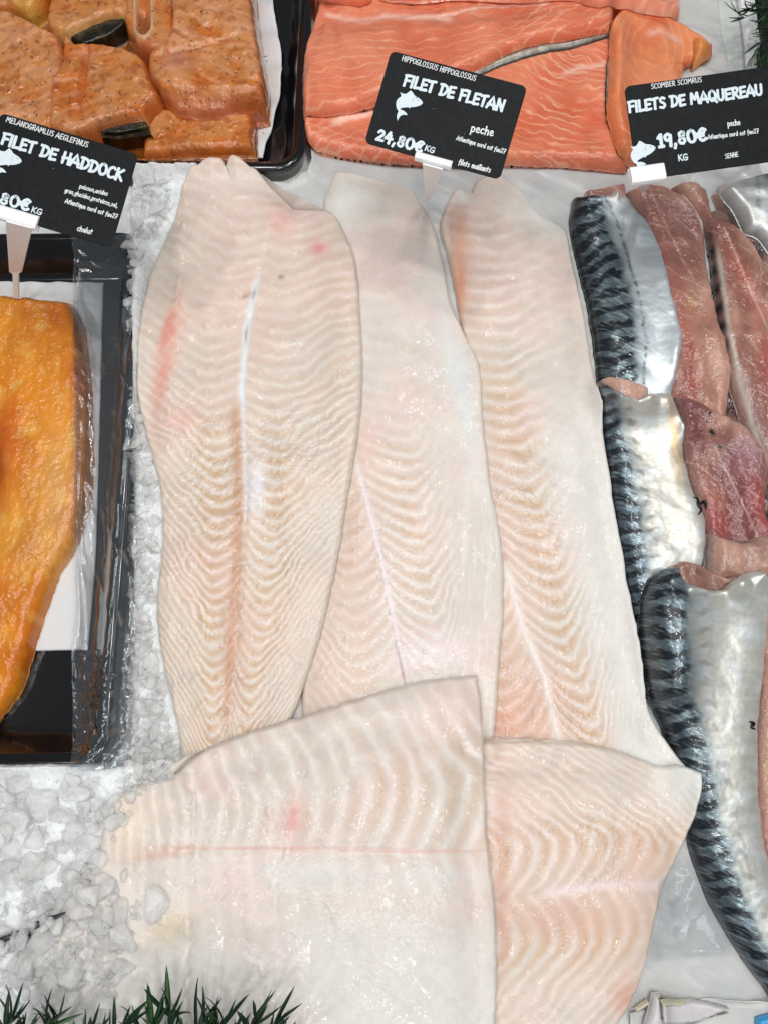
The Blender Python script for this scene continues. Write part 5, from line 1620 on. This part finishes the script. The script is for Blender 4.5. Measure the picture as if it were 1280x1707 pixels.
def leaf_mesh(L, w, bend, mat):
    V = []; n = 7
    for i in range(n):
        k = i / (n - 1); hw = w * (math.sin(math.pi * min(k * .9 + .1, 1)) ** .7) * (1 - .25 * k) if i < n - 1 else .00005
        z = bend * k * k * L
        V += [(-hw, k * L, z + hw * .35), (0, k * L, z), (hw, k * L, z + hw * .35), (0, k * L, z - .0003)]
    F = []
    for i in range(n - 1):
        o = 4 * i
        F += [(o, o + 1, o + 5, o + 4), (o + 1, o + 2, o + 6, o + 5), (o + 2, o + 3, o + 7, o + 6), (o + 3, o, o + 4, o + 7)]
    me = bpy.data.meshes.new('leaf'); me.from_pydata(V, [], F); me.update()
    me.polygons.foreach_set('use_smooth', [True] * len(F)); me.materials.append(mat)
    return me


LM = [leaf_mesh(.018, .0011, b_, m_) for b_, m_ in ((.1, M_leaf), (.35, M_leaf), (-.2, M_leaf), (.2, M_leaf2), (-.1, M_leaf2), (.5, M_leaf2))]


def plant(name, stems, label, seed, z, ls=1.0, n=22):
    """stems: (x0,y0,x1,y1) pixel base and tip on the level z"""
    rs = np.random.RandomState(seed)
    root = empty(name, P(stems[0][0], stems[0][1], z))
    tag(root, label, 'plant', 'green artificial plant sprigs')
    for (x0, y0, x1, y1) in stems:
        a = P(x0, y0, z - .004); b = P(x1, y1, z + rs.uniform(.004, .014))
        pts = [a * (1 - k) + b * k + np.array([0, 0, .006 * math.sin(k * 3.1)]) for k in np.linspace(0, 1, 8)]
        st = tube(pts, .0007, M_leaf, 'stem'); reparent(st, root)
        dirv = (b - a)[:2]; ang = math.atan2(dirv[1], dirv[0])
        for i in range(n):
            k = rs.uniform(.05, 1.0) if i > 1 else 1.0
            p = a * (1 - k) + b * k + np.array([0, 0, .006 * math.sin(k * 3.1)])
            lf = bpy.data.objects.new('leaf', LM[rs.choice(6, p=[.3, .25, .2, .1, .1, .05])]); COL.objects.link(lf)
            lf.parent = root
            lf.location = Vector(p) - root.location
            sd = rs.choice([-1, 1]) * rs.uniform(.15, .75) if i > 0 else rs.uniform(-.1, .1)
            s_ = ls * rs.uniform(.65, 1.25)
            lf.rotation_euler = (rs.uniform(-.1, .7), rs.uniform(-.7, .7), ang + sd - math.pi / 2)
            lf.scale = (s_ * rs.uniform(.8, 1.2), s_, s_)
    return root


plant('plant_sprig', [(-10, 1778, 20, 1703), (40, 1788, 78, 1706), (90, 1788, 98, 1698), (130, 1788, 150, 1728), (150, 1788, 215, 1698), (20, 1778, 45, 1728)], 'dark green plant sprig in the lower left corner, in front of the ice', 3, .040)
plant('plant_sprig.001', [(300, 1798, 282, 1693), (290, 1798, 335, 1708), (270, 1798, 255, 1713), (340, 1788, 360, 1710)], 'dark green sprig with long thin leaves in front of the big halibut, bottom edge', 5, .040, 1.15)
plant('plant_sprig.002', [(390, 1808, 375, 1708), (400, 1798, 425, 1693), (430, 1798, 458, 1706), (350, 1798, 400, 1728), (440, 1798, 475, 1743)], 'brighter green sprig right of the thin leaved one, bottom edge', 8, .040, .95)
plant('plant_sprig.003', [(1300, -30, 1250, 15), (1300, 30, 1240, 30), (1290, 20, 1262, 80), (1310, 50, 1268, 100), (1300, -40, 1270, 40), (1310, 80, 1285, 60), (1290, -30, 1285, 90), (1320, 40, 1275, 20)], 'bushy green plant at the upper right corner', 11, .030, .95, 14)
plant('plant_sprig.004', [(1330, 190, 1285, 212), (1330, 225, 1290, 225), (1320, 240, 1300, 190)], 'few green leaves reaching in at the right edge beside the mackerel sign', 12, .052, 1.1, 8)
bk = box_slab('plant_trough', P([1262, 1330, 1330, 1272], [-60, -60, 200, 200], .004)[:, :2], -.01, .010, plain_mat('dark_green_trough', (.010, .018, .010), rough=.6))
tag(bk, 'dark trough behind the upper right plant', 'trough')
